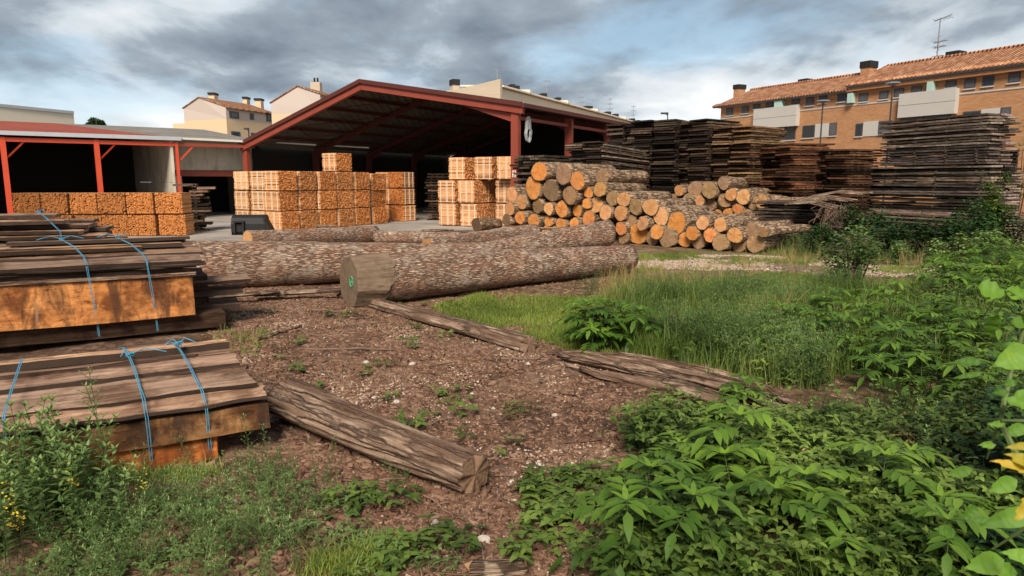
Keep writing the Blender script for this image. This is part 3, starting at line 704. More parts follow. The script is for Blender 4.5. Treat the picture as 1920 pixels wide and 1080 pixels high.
gB = 'tall pale bundles beside the front right post of the big shed'
cs = ['outer left', 'second from left', 'third, behind the red post']
for ci, (px, py) in enumerate(((853, 425), (892, 426), (962, 426))):
    K4 = G(px, py)
    for l in range(2 if ci < 2 else 2):
        bundle(corner(K4, 0, 0), RB, l*BH*1.27, f'pale strapped stave bundle, {"bottom" if l == 0 else "second"} level, {cs[ci]} column by the red post', gB, (1.08, 1.0, .95), 1.27)
    if ci == 1: 
        for l in range(2): bundle(corner(K4, 1, 0), RB, l*BH*1.27, f'half hidden stave bundle, {"bottom" if l == 0 else "second"} level, directly behind the second column by the post', gB, (1, .9, .8), 1.27)
for ci, (px, nm) in enumerate(((872, 'left'), (921, 'middle'), (966, 'right'))):
    K5 = APL(px, 337, G(853, 425)+U*0.55, (XL.x, XL.y)); K5.z = 0
    bundle(corner(K5, 0, 0), RB, 2*BH*1.27, f'pale stave bundle, {nm} one of three on the top level by the red post', gB, (1.06, .98, .9), 1.27)
gC = 'mossy orange bundles stacked two high in front of the open shelter'
KL = G(347, 443); rl = R(4); dl = Vector((math.cos(rl), math.sin(rl), 0)); pl = Vector((-dl.y, dl.x, 0))
ordn = ['first', 'second', 'third', 'fourth', 'fifth', 'sixth', 'seventh']
for j in range(6):
    for l in range(2):
        p = KL-dl*(0.44+0.885*j+(0.05 if l else 0))+pl*(0.43+random.uniform(-.05, .05)); p.z = 0
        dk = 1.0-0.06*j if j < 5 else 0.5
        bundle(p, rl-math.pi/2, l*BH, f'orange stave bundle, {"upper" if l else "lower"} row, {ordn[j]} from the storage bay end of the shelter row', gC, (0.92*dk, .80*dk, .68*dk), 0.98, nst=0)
# ------------------------------------------------------------------ logs
def log_mesh(name, L, r0, r1, seed, bark='pile_bark', seg=22, rings=8, rough=0.06, groove=0.0, bend=0.0, ell=1.0, endjit=0.0, flat=0.0, step=None):
    rs = random.Random(seed); so_ = rs.uniform(0, 100); vs = []; fs = []; mi = []
    def rad(t, k):
        a = 2*math.pi*k/seg; r = r0+(r1-r0)*t
        n = mnoise.noise(Vector((math.cos(a)*1.6+so_, math.sin(a)*1.6, t*L*1.3)))
        g = mnoise.noise(Vector((math.cos(a)*4+so_, math.sin(a)*4, t*L*0.35)))+0.5*mnoise.noise(Vector((math.cos(a)*9+so_, math.sin(a)*9, t*L*0.6)))
        lob = 0.04*math.cos(2*a+so_)+0.03*math.cos(3*a+so_*2)
        if step: r *= step(t)
        return r*(1+rough*n+groove*g+lob)
    for i in range(rings+1):
        t = i/rings; cyy = bend*math.sin(t*math.pi)*L+0.02*mnoise.noise(Vector((so_, t*2, 0)))*L*0.3; cz = 0.01*L*mnoise.noise(Vector((t*2, so_, 3)))
        for k in range(seg):
            a = 2*math.pi*k/seg; r = rad(t, k); y = math.cos(a)*r*ell; z = math.sin(a)*r/ell
            if flat and z < -flat*r: z = -flat*r
            jx = endjit*mnoise.noise(Vector((math.cos(a)*2+so_, math.sin(a)*2, 7 if i == 0 else 9)))*(1 if i in (0, rings) else 0)
            vs.append((t*L+jx, y+cyy, z+cz))
    for i in range(rings):
        for k in range(seg):
            k2 = (k+1) % seg; fs.append((i*seg+k, i*seg+k2, (i+1)*seg+k2, (i+1)*seg+k)); mi.append(0)
    for e, base in ((0, 0), (1, rings*seg)):
        cx = sum(vs[base+k][0] for k in range(seg))/seg; cy_ = sum(vs[base+k][1] for k in range(seg))/seg; cz = sum(vs[base+k][2] for k in range(seg))/seg
        o = len(vs)
        for k in range(seg):
            v = vs[base+k]; vs.append((v[0], cy_+(v[1]-cy_)*0.93, cz+(v[2]-cz)*0.93))
        c = len(vs); vs.append((cx+(-0.006 if e == 0 else 0.006), cy_, cz))
        for k in range(seg):
            k2 = (k+1) % seg
            q = (base+k2, base+k, o+k, o+k2); tr = (o+k2, o+k, c)
            if e: q = q[::-1]; tr = tr[::-1]
            fs.append(q); mi.append(0); fs.append(tr); mi.append(1)
    me = raw_mesh(name, vs, fs, [bark, 'end_grain'], mi)
    sm = [m_ == 0 for m_ in mi]; me.polygons.foreach_set('use_smooth', sm)
    return me
def place_log(name, A, B, r0, r1, label, cat, group=None, seed=0, tint=(0.6, 0.3, 0.1), roll=0.0, **kw):
    A = Vector(A); B = Vector(B); d = B-A; L = d.length
    me = log_mesh(name, L, r0, r1, seed, **kw); o = obj(name, me, col=tint)
    x = d.normalized(); y = Vector((0, 0, 1)).cross(x).normalized(); z = x.cross(y)
    o.matrix_basis = Matrix.Translation(A) @ Matrix((x, y, z)).transposed().to_4x4() @ Matrix.Rotation(roll, 4, 'X')
    return tag(o, label, cat, group)
ORG, PAL, GRY, MOS = (0.66, 0.265, 0.075), (0.60, 0.31, 0.125), (0.36, 0.225, 0.12), (0.20, 0.13, 0.062)
P0 = G(948, 441); P1 = G(1440, 477); PD = (P1-P0); PD.z = 0; PD.normalize(); AX = Vector((-PD.y, PD.x, 0))
if AX.y < 0: AX = -AX
rows = {
 'top row': [(355,195,120,ORG),(500,212,122,GRY),(585,250,112,ORG),(735,222,92,GRY)],
 'second row': [(318,296,128,ORG),(425,312,125,MOS),(540,340,108,GRY),(650,325,68,ORG),(720,303,90,PAL)],
 'third row': [(192,335,92,PAL),(247,380,90,PAL),(345,405,85,MOS),(412,420,76,PAL),(490,422,100,ORG),(583,432,72,ORG),(640,390,64,ORG),(698,398,95,PAL),(795,358,88,GRY),(860,362,92,PAL),(935,410,92,GRY),(1025,410,105,PAL)],
 'fourth row': [(178,418,82,PAL),(238,472,82,ORG),(322,492,90,ORG),(412,497,66,ORG),(485,510,70,ORG),(565,510,75,ORG),(650,475,92,ORG),(752,443,90,PAL),(845,447,92,PAL),(905,500,84,GRY),(975,510,84,PAL),(1085,467,108,PAL),(1180,508,130,ORG),(1335,505,85,PAL),(1440,515,86,PAL),(1530,578,98,PAL),(1635,550,96,GRY)],
 'bottom row': [(158,487,72,MOS),(395,553,60,ORG),(447,553,58,ORG),(525,556,52,ORG),(600,545,50,ORG),(845,540,80,ORG),(860,612,72,GRY),(945,605,136,ORG),(1030,640,88,GRY),(1060,560,90,ORG),(1120,612,118,GRY),(1225,648,92,ORG),(1272,568,88,ORG),(1310,650,96,GRY),(1380,580,88,ORG),(1440,655,104,GRY),(1555,650,106,GRY),(1650,655,112,GRY),(1700,560,66,GRY)]}
cn = {ORG: 'bright orange', PAL: 'tan orange', GRY: 'greyish brown', MOS: 'dark mossy'}
ON = ['leftmost', 'second from left', 'third from left', 'fourth from left', 'fifth from left', 'sixth from left', 'seventh from left', 'eighth from left', 'ninth from left', 'tenth from left', 'eleventh from left', 'twelfth from left', 'thirteenth from left', 'fourteenth from left', 'fifteenth from left', 'sixteenth from left', 'seventeenth from left', 'eighteenth from left', 'rightmost']
sd_ = 0
def pile(rows, plane_off, where, group, Lr):
    global sd_
    for rn, lst in rows.items():
        for q, (zx, zy, zd, c) in enumerate(lst):
            px, py = 900+zx/3.2, 260+zy/3.2; sd_ += 1
            rs = random.Random(sd_*7)
            pf = rs.uniform(-0.12, 0.18) + (0.35 if (zx, zy) == (735, 222) else 0)
            C = APL(px, py, P0+AX*(plane_off+pf), (PD.x, PD.y))
            dep = C.y*CP-(C.z-CAMH)*SP
            r = zd/3.2/2/FPX*dep*1.02
            C.z = max(C.z, r*0.97)
            L = rs.uniform(*Lr); yaw = rs.uniform(-.06, .06)
            d = Vector((AX.x*math.cos(yaw)-AX.y*math.sin(yaw), AX.x*math.sin(yaw)+AX.y*math.cos(yaw), rs.uniform(-.02, .01)))
            k = rs.uniform(0.82, 1.12); col = (c[0]*k, c[1]*k*rs.uniform(.93, 1.04), c[2]*k*rs.uniform(.85, 1.15))
            dia = 'thick' if r > 0.30 else ('thin' if r < 0.19 else 'medium')
            nm = ON[q] if q < len(lst)-1 else 'rightmost'
            place_log('log', C, C+d*L, r, r*rs.uniform(.86, 1.0), f'{dia} {cn[c]} ended log, {nm} in the {rn}, {where}', 'log', group, sd_, col, rs.uniform(0, 6), rough=0.10, ell=rs.uniform(.96, 1.05), bend=rs.uniform(-.012, .012), endjit=0.02)
pile(rows, 0.0, 'big log pile', 'sawn logs in the big pile by the shed', (2.3, 2.7))
rowsB = {
 'top row': [(1195,312,64,PAL),(1290,300,96,GRY),(1375,310,100,GRY),(1460,268,76,GRY)],
 'second row': [(1155,357,52,GRY),(1250,378,90,GRY),(1318,372,66,PAL),(1380,402,72,GRY),(1465,370,80,GRY),(1505,335,76,PAL),(1580,348,92,PAL),(1685,375,82,PAL)],
 'lower row': [(1425,448,48,ORG),(1485,447,56,ORG),(1545,420,62,ORG),(1590,465,66,ORG),(1680,477,82,PAL),(1742,520,70,GRY)]}
pile(rowsB, 4.6, 'smaller pile behind', 'logs in the smaller pile behind the big one', (2.4, 2.9))
# hidden support under the smaller pile: lower logs whose ends the front pile covers
for i in range(9):
    for l in range(3 if i < 8 else 2):
        sd_ += 1; C = P0+AX*(4.85+random.uniform(-.1, .2))+PD*(4.0+i*0.5+l*0.22); C.z = 0.24+l*0.42
        place_log('log', C, C+AX*2.4, 0.24, 0.22, 'brown log mostly hidden low inside the smaller pile', 'log', 'hidden logs low in the smaller pile', sd_, GRY, 0, seg=14, rings=4)
# ------------------------------------------------------------------ long felled trunks in the middle
OAK = dict(bark='oak_bark', seg=40, rings=30, rough=0.05)
def big(A, B, r0, r1, label, seed, tint=(0.42, 0.2, 0.075), **kw):
    k = dict(OAK); k.update(kw); return place_log('felled_trunk', A, B, r0, r1, label, 'tree trunk', 'felled trunks lying across the yard', seed, tint, **k)
a = G(700, 577); b = G(1182, 517)
A1 = Vector((a.x-0.27, a.y+0.10, 0.37+hz(a.x, a.y))); B1 = Vector((b.x, b.y+0.2, 0.30+hz(b.x, b.y)))
d1 = (B1-A1).normalized()
# front trunk : facetted felling cut at the near end
def front_trunk():
    L = (B1-A1).length; me = log_mesh('felled_trunk', L, 0.385, 0.255, 501, 'oak_bark', 44, 46, 0.05, step=lambda t: (.70+.30*min(1, t/.085))*(1.0-0.05*(t > .88)))
    seg = 44
    # the near end is sawn back in flat facets whose ragged edge runs up to 0.45 m along the trunk
    vs = me.vertices; n = 0
    ob = obj('felled_trunk', me, col=(0.20, 0.125, 0.06))
    x = d1; y = Vector((0, 0, 1)).cross(x).normalized(); z = x.cross(y)
    ob.matrix_basis = Matrix.Translation(A1) @ Matrix((x, y, z)).transposed().to_4x4()
    m = MB(); rs = random.Random(5)
    K_ = 8; ring0 = []; ring1 = []
    for k in range(K_):
        a_ = 2*math.pi*k/K_+0.25
        ring0.append(Vector((-0.10, math.cos(a_)*0.33, math.sin(a_)*0.385-0.0)))
        ex = [.20, .30, .42, .26, .12, .10, .12, .16][k]
        ring1.append((a_, ex))
    # facet planes : inner edge on the cut face, outer edge a jagged line on the bark
    N = 48; out = []
    for i in range(N):
        a_ = 2*math.pi*i/N+0.25; f = i/N*K_; k = int(f) % K_; fr = f-int(f)
        ex = ring1[k][1]*(1-fr)+ring1[(k+1) % K_][1]*fr
        side = max(0, -math.cos(a_))   # the side turned to the camera
        xx = ex+0.22*side+0.06*(mnoise.noise(Vector((i*0.7, 3, 1)))+0.9*((i % 5) in (1, 2)))*side
        pa = ((i/N*K_) % 1.0-0.5)*2*math.pi/K_; r = (0.405*math.cos(math.pi/K_)/math.cos(pa)*1.03)-0.01*xx+0.012
        out.append(Vector((xx, math.cos(a_)*r, math.sin(a_)*r)))
    inn = []
    for i in range(N):
        f = i/N*K_; k = int(f) % K_; fr = f-int(f); inn.append(ring0[k]*(1-fr)+ring0[(k+1) % K_]*fr)
    vsl = inn+out; fsl = [(i, (i+1) % N, N+(i+1) % N, N+i) for i in range(N)]+[tuple(range(N-1, -1, -1))]
    # closing skirt so that the facet shell has thickness
    back = [Vector((p.x+0.02, p.y*0.9, p.z*0.9)) for p in out]; vsl += back; fsl += [(N+i, N+(i+1) % N, 2*N+(i+1) % N, 2*N+i) for i in range(N)]
    cf = raw_mesh('cut_face', vsl, fsl, ['end_grain']); c = obj('cut_face', cf, ob, col=(0.19, 0.13, 0.085))
    # green forester's ring and dot
    g = MB(); pts = [Vector((-0.106, -0.10+0.0+math.cos(q)*0.055, 0.02+math.sin(q)*0.075)) for q in [2*math.pi*i/10 for i in range(11)]]
    g.tube(pts, 0.007, 5, cap=False); g.tube([Vector((-0.106, -0.10, 0.0)), Vector((-0.106, -0.10, 0.03))], 0.011, 6)
    mk = obj('green_paint_mark', g.mesh('green_paint_mark', ['paint_green']), ob)
    tag(ob, 'nearest long oak trunk with facetted greyish cut end and a green painted mark', 'tree trunk', 'felled trunks lying across the yard')
front_trunk()
A = G(352, 553); B = G(905, 535)
big(Vector((A.x, A.y+0.4, 0.40)), Vector((B.x+0.3, B.y+1.6, 0.34)), 0.43, 0.28, 'broad flaky barked oak trunk lying behind the tied timber packs', 502, rings=44)
big(AY(1140, 437, 15.3), AY(900, 474, 13.6), 0.29, 0.19, 'oak trunk rising to a blunt raised end in front of the log pile', 503)
big(AY(800, 462, 15.2), AY(1000, 439, 18.6), 0.17, 0.27, 'thinner pale topped trunk tapering to a point behind the raised one', 504)
big(AY(464, 450, 16.6), AY(702, 441, 19.6), 0.235, 0.27, 'trunk with pale orange sawn end next to the black loader bucket', 505, tint=(0.6, .32, .13))
big(AY(706, 445, 19.0), AY(865, 446, 18.2), 0.19, 0.16, 'reddish trunk lying just beyond the bucket trunk toward the pale bundles', 506)
place_log('tree_stump', AY(893, 421, 21.5), AY(935, 419, 22.3), 0.2, 0.16, 'short dark brown stump piece in front of the pale bundles', 'stump', None, 508, (0.12, .07, .04), rough=0.25)
# bark slabs and loose pieces on and below the trunks
for i, (px, py, Y, ln, yaw) in enumerate(((610, 424, 19.5, .5, .3), (630, 430, 18.9, .6, 1.2), (820, 432, 19, .9, .1), (1035, 428, 19.0, .8, .2), (500, 470, 13.4, 1.0, .2), (560, 548, 10.3, 1.3, .1), (450, 552, 10.0, 1.1, .3))):
    c = AY(px, py, Y); c.z = max(c.z, 0.04); d = Vector((math.cos(yaw), math.sin(yaw), 0.03))*ln/2
    place_log('bark_piece', c-d, c+d, .06, .04, ['pale splintered scrap behind the bucket trunk', 'pale forked scrap on the bucket trunk', 'pale bark strip lying by the tall pale bundles', 'pale bark strip in front of the log pile', 'curled bark strip on the broad trunk', 'long bark strip in the shade under the broad trunk', 'thin bark strip beside the middle timber pack'][i], 'bark', 'loose bark on and around the trunks', 600+i, PAL, bark='old_wood', seg=10, rings=6, rough=.3, ell=1.5)
# near rotten logs and beams
n0, n1 = G(533, 790), G(890, 925)
A = Vector((n0.x-.03, n0.y+0.10, 0.155+hz(n0.x, n0.y))); B = Vector((n1.x+0.0, n1.y+0.02, 0.125+hz(n1.x, n1.y)))
place_log('rotten_log', B, A, 0.128, 0.152, 'weathered fluted log lying in the foreground with a cracked round end', 'log', None, 701, (0.20, .125, .075), bark='rotten_wood', seg=64, rings=60, rough=0.16, groove=0.18, bend=0.015, endjit=0.05)
b0, b1 = G(640, 560), G(990, 664)
place_log('old_beam', Vector((b1.x, b1.y+.1, .09+hz(b1.x, b1.y))), Vector((b0.x, b0.y+.1, .07)), 0.105, 0.085, 'greyish beam running under the nearest trunk and ending on bare soil', 'beam', None, 702, (0.24, .16, .11), bark='rotten_wood', seg=32, rings=50, rough=.14, groove=0.14, ell=1.15, endjit=.04)
def strands():
    t = empty('split_log', G(1280, 740), 0, 'long split rotten log with torn grey strands beside the leafy cover', 'log')
    inv = W(t).inverted()
    specs = [((1045, 672), (1330, 706), (1530, 792), .035, .10, .035, .08), ((1050, 678), (1300, 716), (1500, 796), .045, .115, .04, .04), ((1090, 700), (1290, 745), (1400, 790), .03, .12, .04, .02), ((1060, 690), (1200, 728), (1300, 748), .02, .045, .02, -.01), ((1020, 665), (1130, 682), (1250, 705), .015, .05, .03, .04)]
    for i, (p, q, r_, ra, rb, rc, zz) in enumerate(specs):
        pts = []; n = 26; P_, Q_, R_ = G(*p), G(*q), G(*r_)
        rad = []
        for k in range(n+1):
            f = k/n; c = P_*(1-f)**2*1+Q_*2*f*(1-f)+R_*f*f
            c = c+Vector((0, 0, max(0, zz)*math.sin(f*math.pi)*.7+hz(c.x, c.y)+0.04+0.015*math.sin(f*9+i)))
            c += Vector((0.02*math.sin(f*11+i*2), 0.02*math.cos(f*8+i), 0))
            pts.append(c); rad.append((ra*(1-f)+rc*f)+(rb-max(ra, rc)*0.5)*math.sin(f*math.pi)**1.2*0.8)
        A_, B_ = pts[0], pts[-1]; L = (B_-A_).length
        me = log_mesh('strand', L, 1, 1, 720+i, 'rotten_wood', 26, n, 0.25, 0.38)
        x = (B_-A_).normalized(); y = Vector((0, 0, 1)).cross(x).normalized(); z = x.cross(y)
        mt = Matrix.Translation(A_) @ Matrix((x, y, z)).transposed().to_4x4(); im = mt.inverted()
        loc = [im @ c for c in pts]
        for ring in range(n+1):
            for s_ in range(26):
                v = me.vertices[ring*26+s_]; v.co = Vector((loc[ring].x, loc[ring].y+v.co.y*rad[ring]*0.62, loc[ring].z+v.co.z*rad[ring]*0.62))
        for e, ring in ((0, 0), (1, n)):
            for s_ in range(27):
                v = me.vertices[(n+1)*26+e*27+s_]; v.co = Vector((loc[ring].x, loc[ring].y+v.co.y*rad[ring]*.6, loc[ring].z+v.co.z*rad[ring]*.6))
        o = obj('strand', me, t, col=(0.3, .22, .16)); o.matrix_basis = inv @ mt
strands()
for i, (p, q, r0, r1, lab) in enumerate((((1545, 563), (1665, 580), .07, .05, 'grey branch piece lying in the weeds beyond the elder plants'), ((1715, 590), (1765, 598), .05, .04, 'short brown branch end showing among far elder leaves'),
        ((1365, 640), (1530, 658), .13, .07, 'reddish rotten log lying among the elder leaves'), ((1715, 805), (1850, 815), .045, .04, 'thin old board edge in the low leaf cover at right'), ((885, 1088), (985, 1078), .05, .035, 'pale barkless wood chunk at the bottom edge of the yard'))):
    a, b = G(*p), G(*q); a.z = r0*.8+hz(a.x, a.y); b.z = r1*.8+hz(b.x, b.y)
    place_log('wood_piece', a, b, r0, r1, lab, 'wood', None, 750+i, GRY, bark='old_wood', seg=18, rings=14, rough=.2, groove=.2, endjit=.05)
sticks = [((585, 584), (655, 588), .018), ((480, 640), (560, 615), .02), ((575, 655), (735, 664), .014), ((505, 665), (555, 672), .016), ((600, 695), (640, 718), .012), ((1065, 882), (1262, 872), .012), ((1190, 862), (1265, 852), .01), ((850, 965), (905, 1000), .012), ((935, 678), (1015, 676), .016), ((520, 690), (600, 705), .014), ((790, 800), (850, 780), .009), ((640, 900), (760, 895), .01), ((770, 770), (800, 790), .012), ((1500, 530), (1560, 548), .02), ((560, 620), (620, 640), .012), ((1290, 830), (1250, 900), .008), ((830, 1030), (900, 1010), .01), ((660, 600), (720, 592), .012)]
for i, (p, q, r0) in enumerate(sticks):
    a, b = G(*p), G(*q); m = MB(); n = 9; pts = []
    w = (b-a).length*0.05
    for k in range(n):
        f = k/(n-1); c = a.lerp(b, f); c += Vector((random.gauss(0, w*.5), random.gauss(0, w*.5), 0)); c.z = hz(c.x, c.y)+r0*.9+abs(random.gauss(0, .006)); pts.append(c)
    m.tube(pts, [r0*(1.1-.5*k/n) for k in range(n)], 6)
    if i % 3 == 0: m.tube([pts[4], pts[4]+Vector((w*2, w*3, .02)), pts[4]+Vector((w*4, w*4, .01))], [r0*.6, r0*.5, r0*.3], 5)
    tag(m.build('stick', 'rotten_wood' if i % 2 else 'twig', None, tuple(a)), 'thin dry stick lying loose on the chip covered soil', 'stick', 'dry sticks lying on the soil')
# ------------------------------------------------------------------ stacks of weathered boards
def plank_mesh(L, Wd, T, seed, live=0.03, seg=7, mat='dark_plank', warp=0.012):
    rs = random.Random(seed); so_ = rs.uniform(0, 99); vs = []
    for i in range(seg+1):
        t = i/seg; x = t*L
        if i == 0: x += rs.uniform(-.02, .02)
        if i == seg: x += rs.uniform(-.03, .03)
        e0 = live*mnoise.noise(Vector((x*1.1, so_, 0)))+live*.5*mnoise.noise(Vector((x*4, so_, 5))); e1 = live*mnoise.noise(Vector((x*1.1, so_, 9)))
        w = warp*mnoise.noise(Vector((x*.9, so_, 3)))
        bev = T*0.35
        vs += [(x, -Wd/2+e0+bev*.5, w), (x, Wd/2+e1-bev*.5, w), (x, Wd/2+e1, w+T), (x, -Wd/2+e0, w+T)]
    fs = [(0, 1, 2, 3), (seg*4+3, seg*4+2, seg*4+1, seg*4)]
    for i in range(seg):
        o = i*4
        for k in range(4): fs.append((o+k, o+(k+1) % 4+0, o+4+(k+1) % 4, o+4+k)[::-1])
    me = raw_mesh('plank', vs, fs, [mat]); return me
PM = [plank_mesh(1, .32, 1, i, .02, 8, warp=.0) for i in range(1)]
PLV = {}
def stack(P, D, Lr, Wd, H, pitch, nw, label, group, tint=(1, 1, 1), th=0.045, seed=0, jit=0.15, lean=0.0, tilt=0.0, topextra=0, mat='dark_plank', live=.03, base=0.0, curve=0.0):
    """P: near bottom corner, boards run along D, the stack widens to the left of D if Wd > 0"""
    rs = random.Random(seed); D = Vector((D[0], D[1], 0)).normalized(); t = empty('board_stack', (P.x, P.y, 0), math.atan2(D.y, D.x), label, 'board stack', group)
    t.rotation_euler = (0, -tilt, math.atan2(D.y, D.x)) 
    n = int(H/pitch); pw = abs(Wd)/nw; sg = 1 if Wd > 0 else -1
    key = (round(Lr, 1), round(pw, 2), th, mat, live)
    if key not in PLV: PLV[key] = [plank_mesh(Lr, pw*.92, th, 900+i*13+int(Lr*10), live, 8, mat) for i in range(7)]
    while n*nw > 100: n -= 1
    pitch = H/n
    for l in range(n):
        lj = rs.uniform(-jit, jit)*.6
        for w in range(nw):
            g = rs.uniform(.1, 1.0)**2*2.2+.12; c = tuple(x*g*rs.uniform(.92, 1.08) for x in tint)
            o = obj('plank', PLV[key][rs.randrange(7)], t, (lj+rs.uniform(-jit, jit)+lean*l*pitch, sg*(pw*(w+.5)+rs.uniform(-.03, .03)-curve*math.sin(l/n*math.pi)), base+l*pitch+rs.uniform(0, .006)), (rs.uniform(-.03, .03), rs.uniform(-.010, .010), rs.uniform(-.02, .02)), c)
        if l % 1 == 0 and l < n-1:
            pass
    # stickers between the courses, one upright line of blocks each
    for sx in np.linspace(0.3, Lr-0.3, 4):
        m = MB()
        for l in range(n-1):
            gap = pitch-th
            if gap > 0.01: m.box((sx+rs.uniform(-.04, .04)+lean*l*pitch, sg*abs(Wd)/2, base+l*pitch+th+gap/2), (.05, abs(Wd)*.96, gap*.98))
        if m.v:
            q = obj('sticker', m.mesh('sticker', [mat]), t, col=tuple(x*.7 for x in tint)); q['kind'] = 'stuff'
    return t
gS = 'stacks of weathered boards behind the log piles'
def at_d(px, Y): return Vector(((px-960)/FPX*(Y*CP+CAMH*SP), Y, 0))
D5 = (-0.334, 0.943)
# tall stack at right in three lifts
A5 = at_d(1845, 19.0)
def corner_at(px, py, Y): q = AY(px, py, Y); return Vector((q.x, Y, 0))
GT5 = (1.75, 1.72, 1.68)
stack(corner_at(1834, 430, 18.8), D5, 4.0, -.8, 0.84, .07, 2, 'lowest lift of the tall stack at right, partly buried in ivy', gS, GT5, seed=1, jit=.10, th=.046)
stack(corner_at(1856, 360, 18.8), D5, 4.8, -1.0, 1.40, .075, 2, 'middle lift of the tall stack at right, boards reaching out to the left', gS, GT5, seed=2, jit=.12, base=.86, th=.05)
stack(corner_at(1852, 270, 18.9), D5, 3.5, -1.0, 1.38, .075, 2, 'top lift of the tall stack at right, long pale edges under the apartment house', gS, GT5, seed=3, jit=.13, base=2.27, th=.05)
stack(at_d(1895, 20.6), (.55, .83), 3.0, 1.6, 2.75, .09, 3, 'dark stack at the right edge behind the tall stack', gS, (.9, .85, .85), seed=4)
stack(at_d(1905, 19.6), (.5, .87), 2.5, 1.0, 2.1, .075, 3, 'grey slatted stack cut off by the right edge of the view', gS, (2.0, 1.9, 1.8), seed=5, jit=.04)
# low stack in front
stack(at_d(1560, 19.2), (-.75, .66), 2.2, -1.4, 1.25, .055, 3, 'low dark stack beside the log pile with bent boards on top', gS, (.8, .75, .7), seed=6, jit=.12)
for i in range(9):
    a = AY(1470+i*7, 384-i*2, 19.0+.1*i); b = AY(1560+i*9, 392-i*4.5+(i % 3)*3, 18.7+.15*i)
    m = MB(); mid = (a+b)/2+Vector((0, 0, .10)); n = (b-a).normalized().cross(Vector((0, 0, 1)))*0.11
    for s_, e_ in ((a, mid), (mid, b)): m.slab([s_-n, s_+n, e_+n, e_-n], (0, 0, 1), .03)
    o = m.build('bent_board', 'dark_plank', None, tuple(a)); o.color = (2.0, 1.8, 1.6, 1); tag(o, 'bent grey board sagging over the top of the low dark stack', 'board', 'bent boards on the low stack')
# middle rear stacks
DR = (0.87, 0.5)
stack(at_d(1262, 25.2), (.62, .78), 2.6, 1.9, 4.05, .082, 2, 'tallest dark stack left of centre right behind the smaller log pile', gS, (.55, .48, .42), seed=7, th=.055)
stack(at_d(1318, 24.6), (.80, .60), 2.0, 1.6, 4.0, .082, 2, 'dark brown stack between the tallest one and the striped one', gS, (.75, .62, .5), seed=8, th=.055)
stack(at_d(1398, 23.6), (.80, .60), 2.1, 1.5, 3.7, .078, 2, 'brown striped stack in front of the balcony of the apartment house', gS, (1.5, 1.1, .72), seed=9, th=.052)
stack(at_d(1478, 22.6), (.95, .3), 1.6, 1.5, 3.05, .08, 2, 'rusty brown stack below the lamp post', gS, (.85, .48, .3), seed=10, th=.055)
stack(at_d(1578, 22.0), (.9, .42), 1.5, 1.5, 2.85, .08, 2, 'reddish stack next to the tall stack at right', gS, (.95, .62, .42), seed=11, th=.052)
# beside the right posts of the shed
stack(at_d(1125, 23.2), (.62, .78), 3.3, 1.5, 3.15, .075, 2, 'grey edged stack leaning behind the top of the big log pile', gS, (1.7, 1.6, 1.45), seed=12, th=.045, tilt=-.045)
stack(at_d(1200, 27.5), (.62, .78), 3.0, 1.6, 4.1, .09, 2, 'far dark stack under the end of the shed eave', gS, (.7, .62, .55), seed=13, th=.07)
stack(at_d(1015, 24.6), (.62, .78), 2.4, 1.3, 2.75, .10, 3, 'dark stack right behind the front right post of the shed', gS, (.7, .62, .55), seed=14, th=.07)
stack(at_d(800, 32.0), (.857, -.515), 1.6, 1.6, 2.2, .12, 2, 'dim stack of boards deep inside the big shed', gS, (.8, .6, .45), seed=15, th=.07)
stack(at_d(352, 24.5), (.9, .3), .6, 1.2, 1.75, .11, 2, 'jagged stack of offcuts at the end of the shelter bundles', gS, (1.4, 1.2, 1.0), seed=16, th=.07, jit=.25)
# ------------------------------------------------------------------ loader bucket
def bucket():
    c = G(463, 441); t = empty('loader_bucket', (c.x, c.y+.4, 0), R(8), 'black steel loader bucket standing on the concrete near the orange bundles', 'bucket')
    prof = [(-.42, 0), (.35, 0), (.42, .12), (.42, .38), (.30, .58), (.08, .68), (-.15, .66), (-.30, .56)]
    m = MB(); Wd = 1.05; n = len(prof)
    inner = [(x*.93, .03+z*.93) for x, z in prof]
    for i in range(n-1):
        a, b = prof[i], prof[i+1]; ai, bi = inner[i], inner[i+1]
        m.add([(-Wd/2, a[0], a[1]), (Wd/2, a[0], a[1]), (Wd/2, b[0], b[1]), (-Wd/2, b[0], b[1]), (-Wd/2, ai[0], ai[1]), (Wd/2, ai[0], ai[1]), (Wd/2, bi[0], bi[1]), (-Wd/2, bi[0], bi[1])],
              [(0, 1, 2, 3), (7, 6, 5, 4), (0, 4, 5, 1), (3, 2, 6, 7)])
    me = m.mesh('shell', ['black_metal']); obj('shell', me, t, rot=(0, 0, R(180)))
    for sx in (-1, 1):
        m = MB(); p = [(sx*Wd/2, y, z) for y, z in prof]
        if sx > 0: p = p[:1]+[(sx*(Wd/2+.22), -.6, 0.0)]+p[1:]; 
        m.slab([(sx*Wd/2, y, z) for y, z in prof], (sx, 0, 0), .025); obj('side_plate', m.mesh('side_plate', ['black_metal']), t, rot=(0, 0, R(180)))
    m = MB(); m.box((0, -.30, .0), (Wd+.1, .3, .03)); m.build('cutting_edge', 'black_metal', t, world=False)
    for x in (-.42, -.14):
        m = MB(); m.box((x, -.46, .25), (.05, .12, .36)); m.build('hinge_plate', 'black_metal', t, world=False)
    m = MB(); m.box((-.28, -.45, .46), (.36, .14, .05)); m.build('hinge_bar', 'black_metal', t, world=False)
    m = MB(); m.slab([(.52, -.40, 0), (.80, -.40, 0), (.60, -.40, .4), (.5, -.40, .62)], (0, 1, 0), .7); m.build('side_wing', 'black_metal', t, world=False)
bucket()
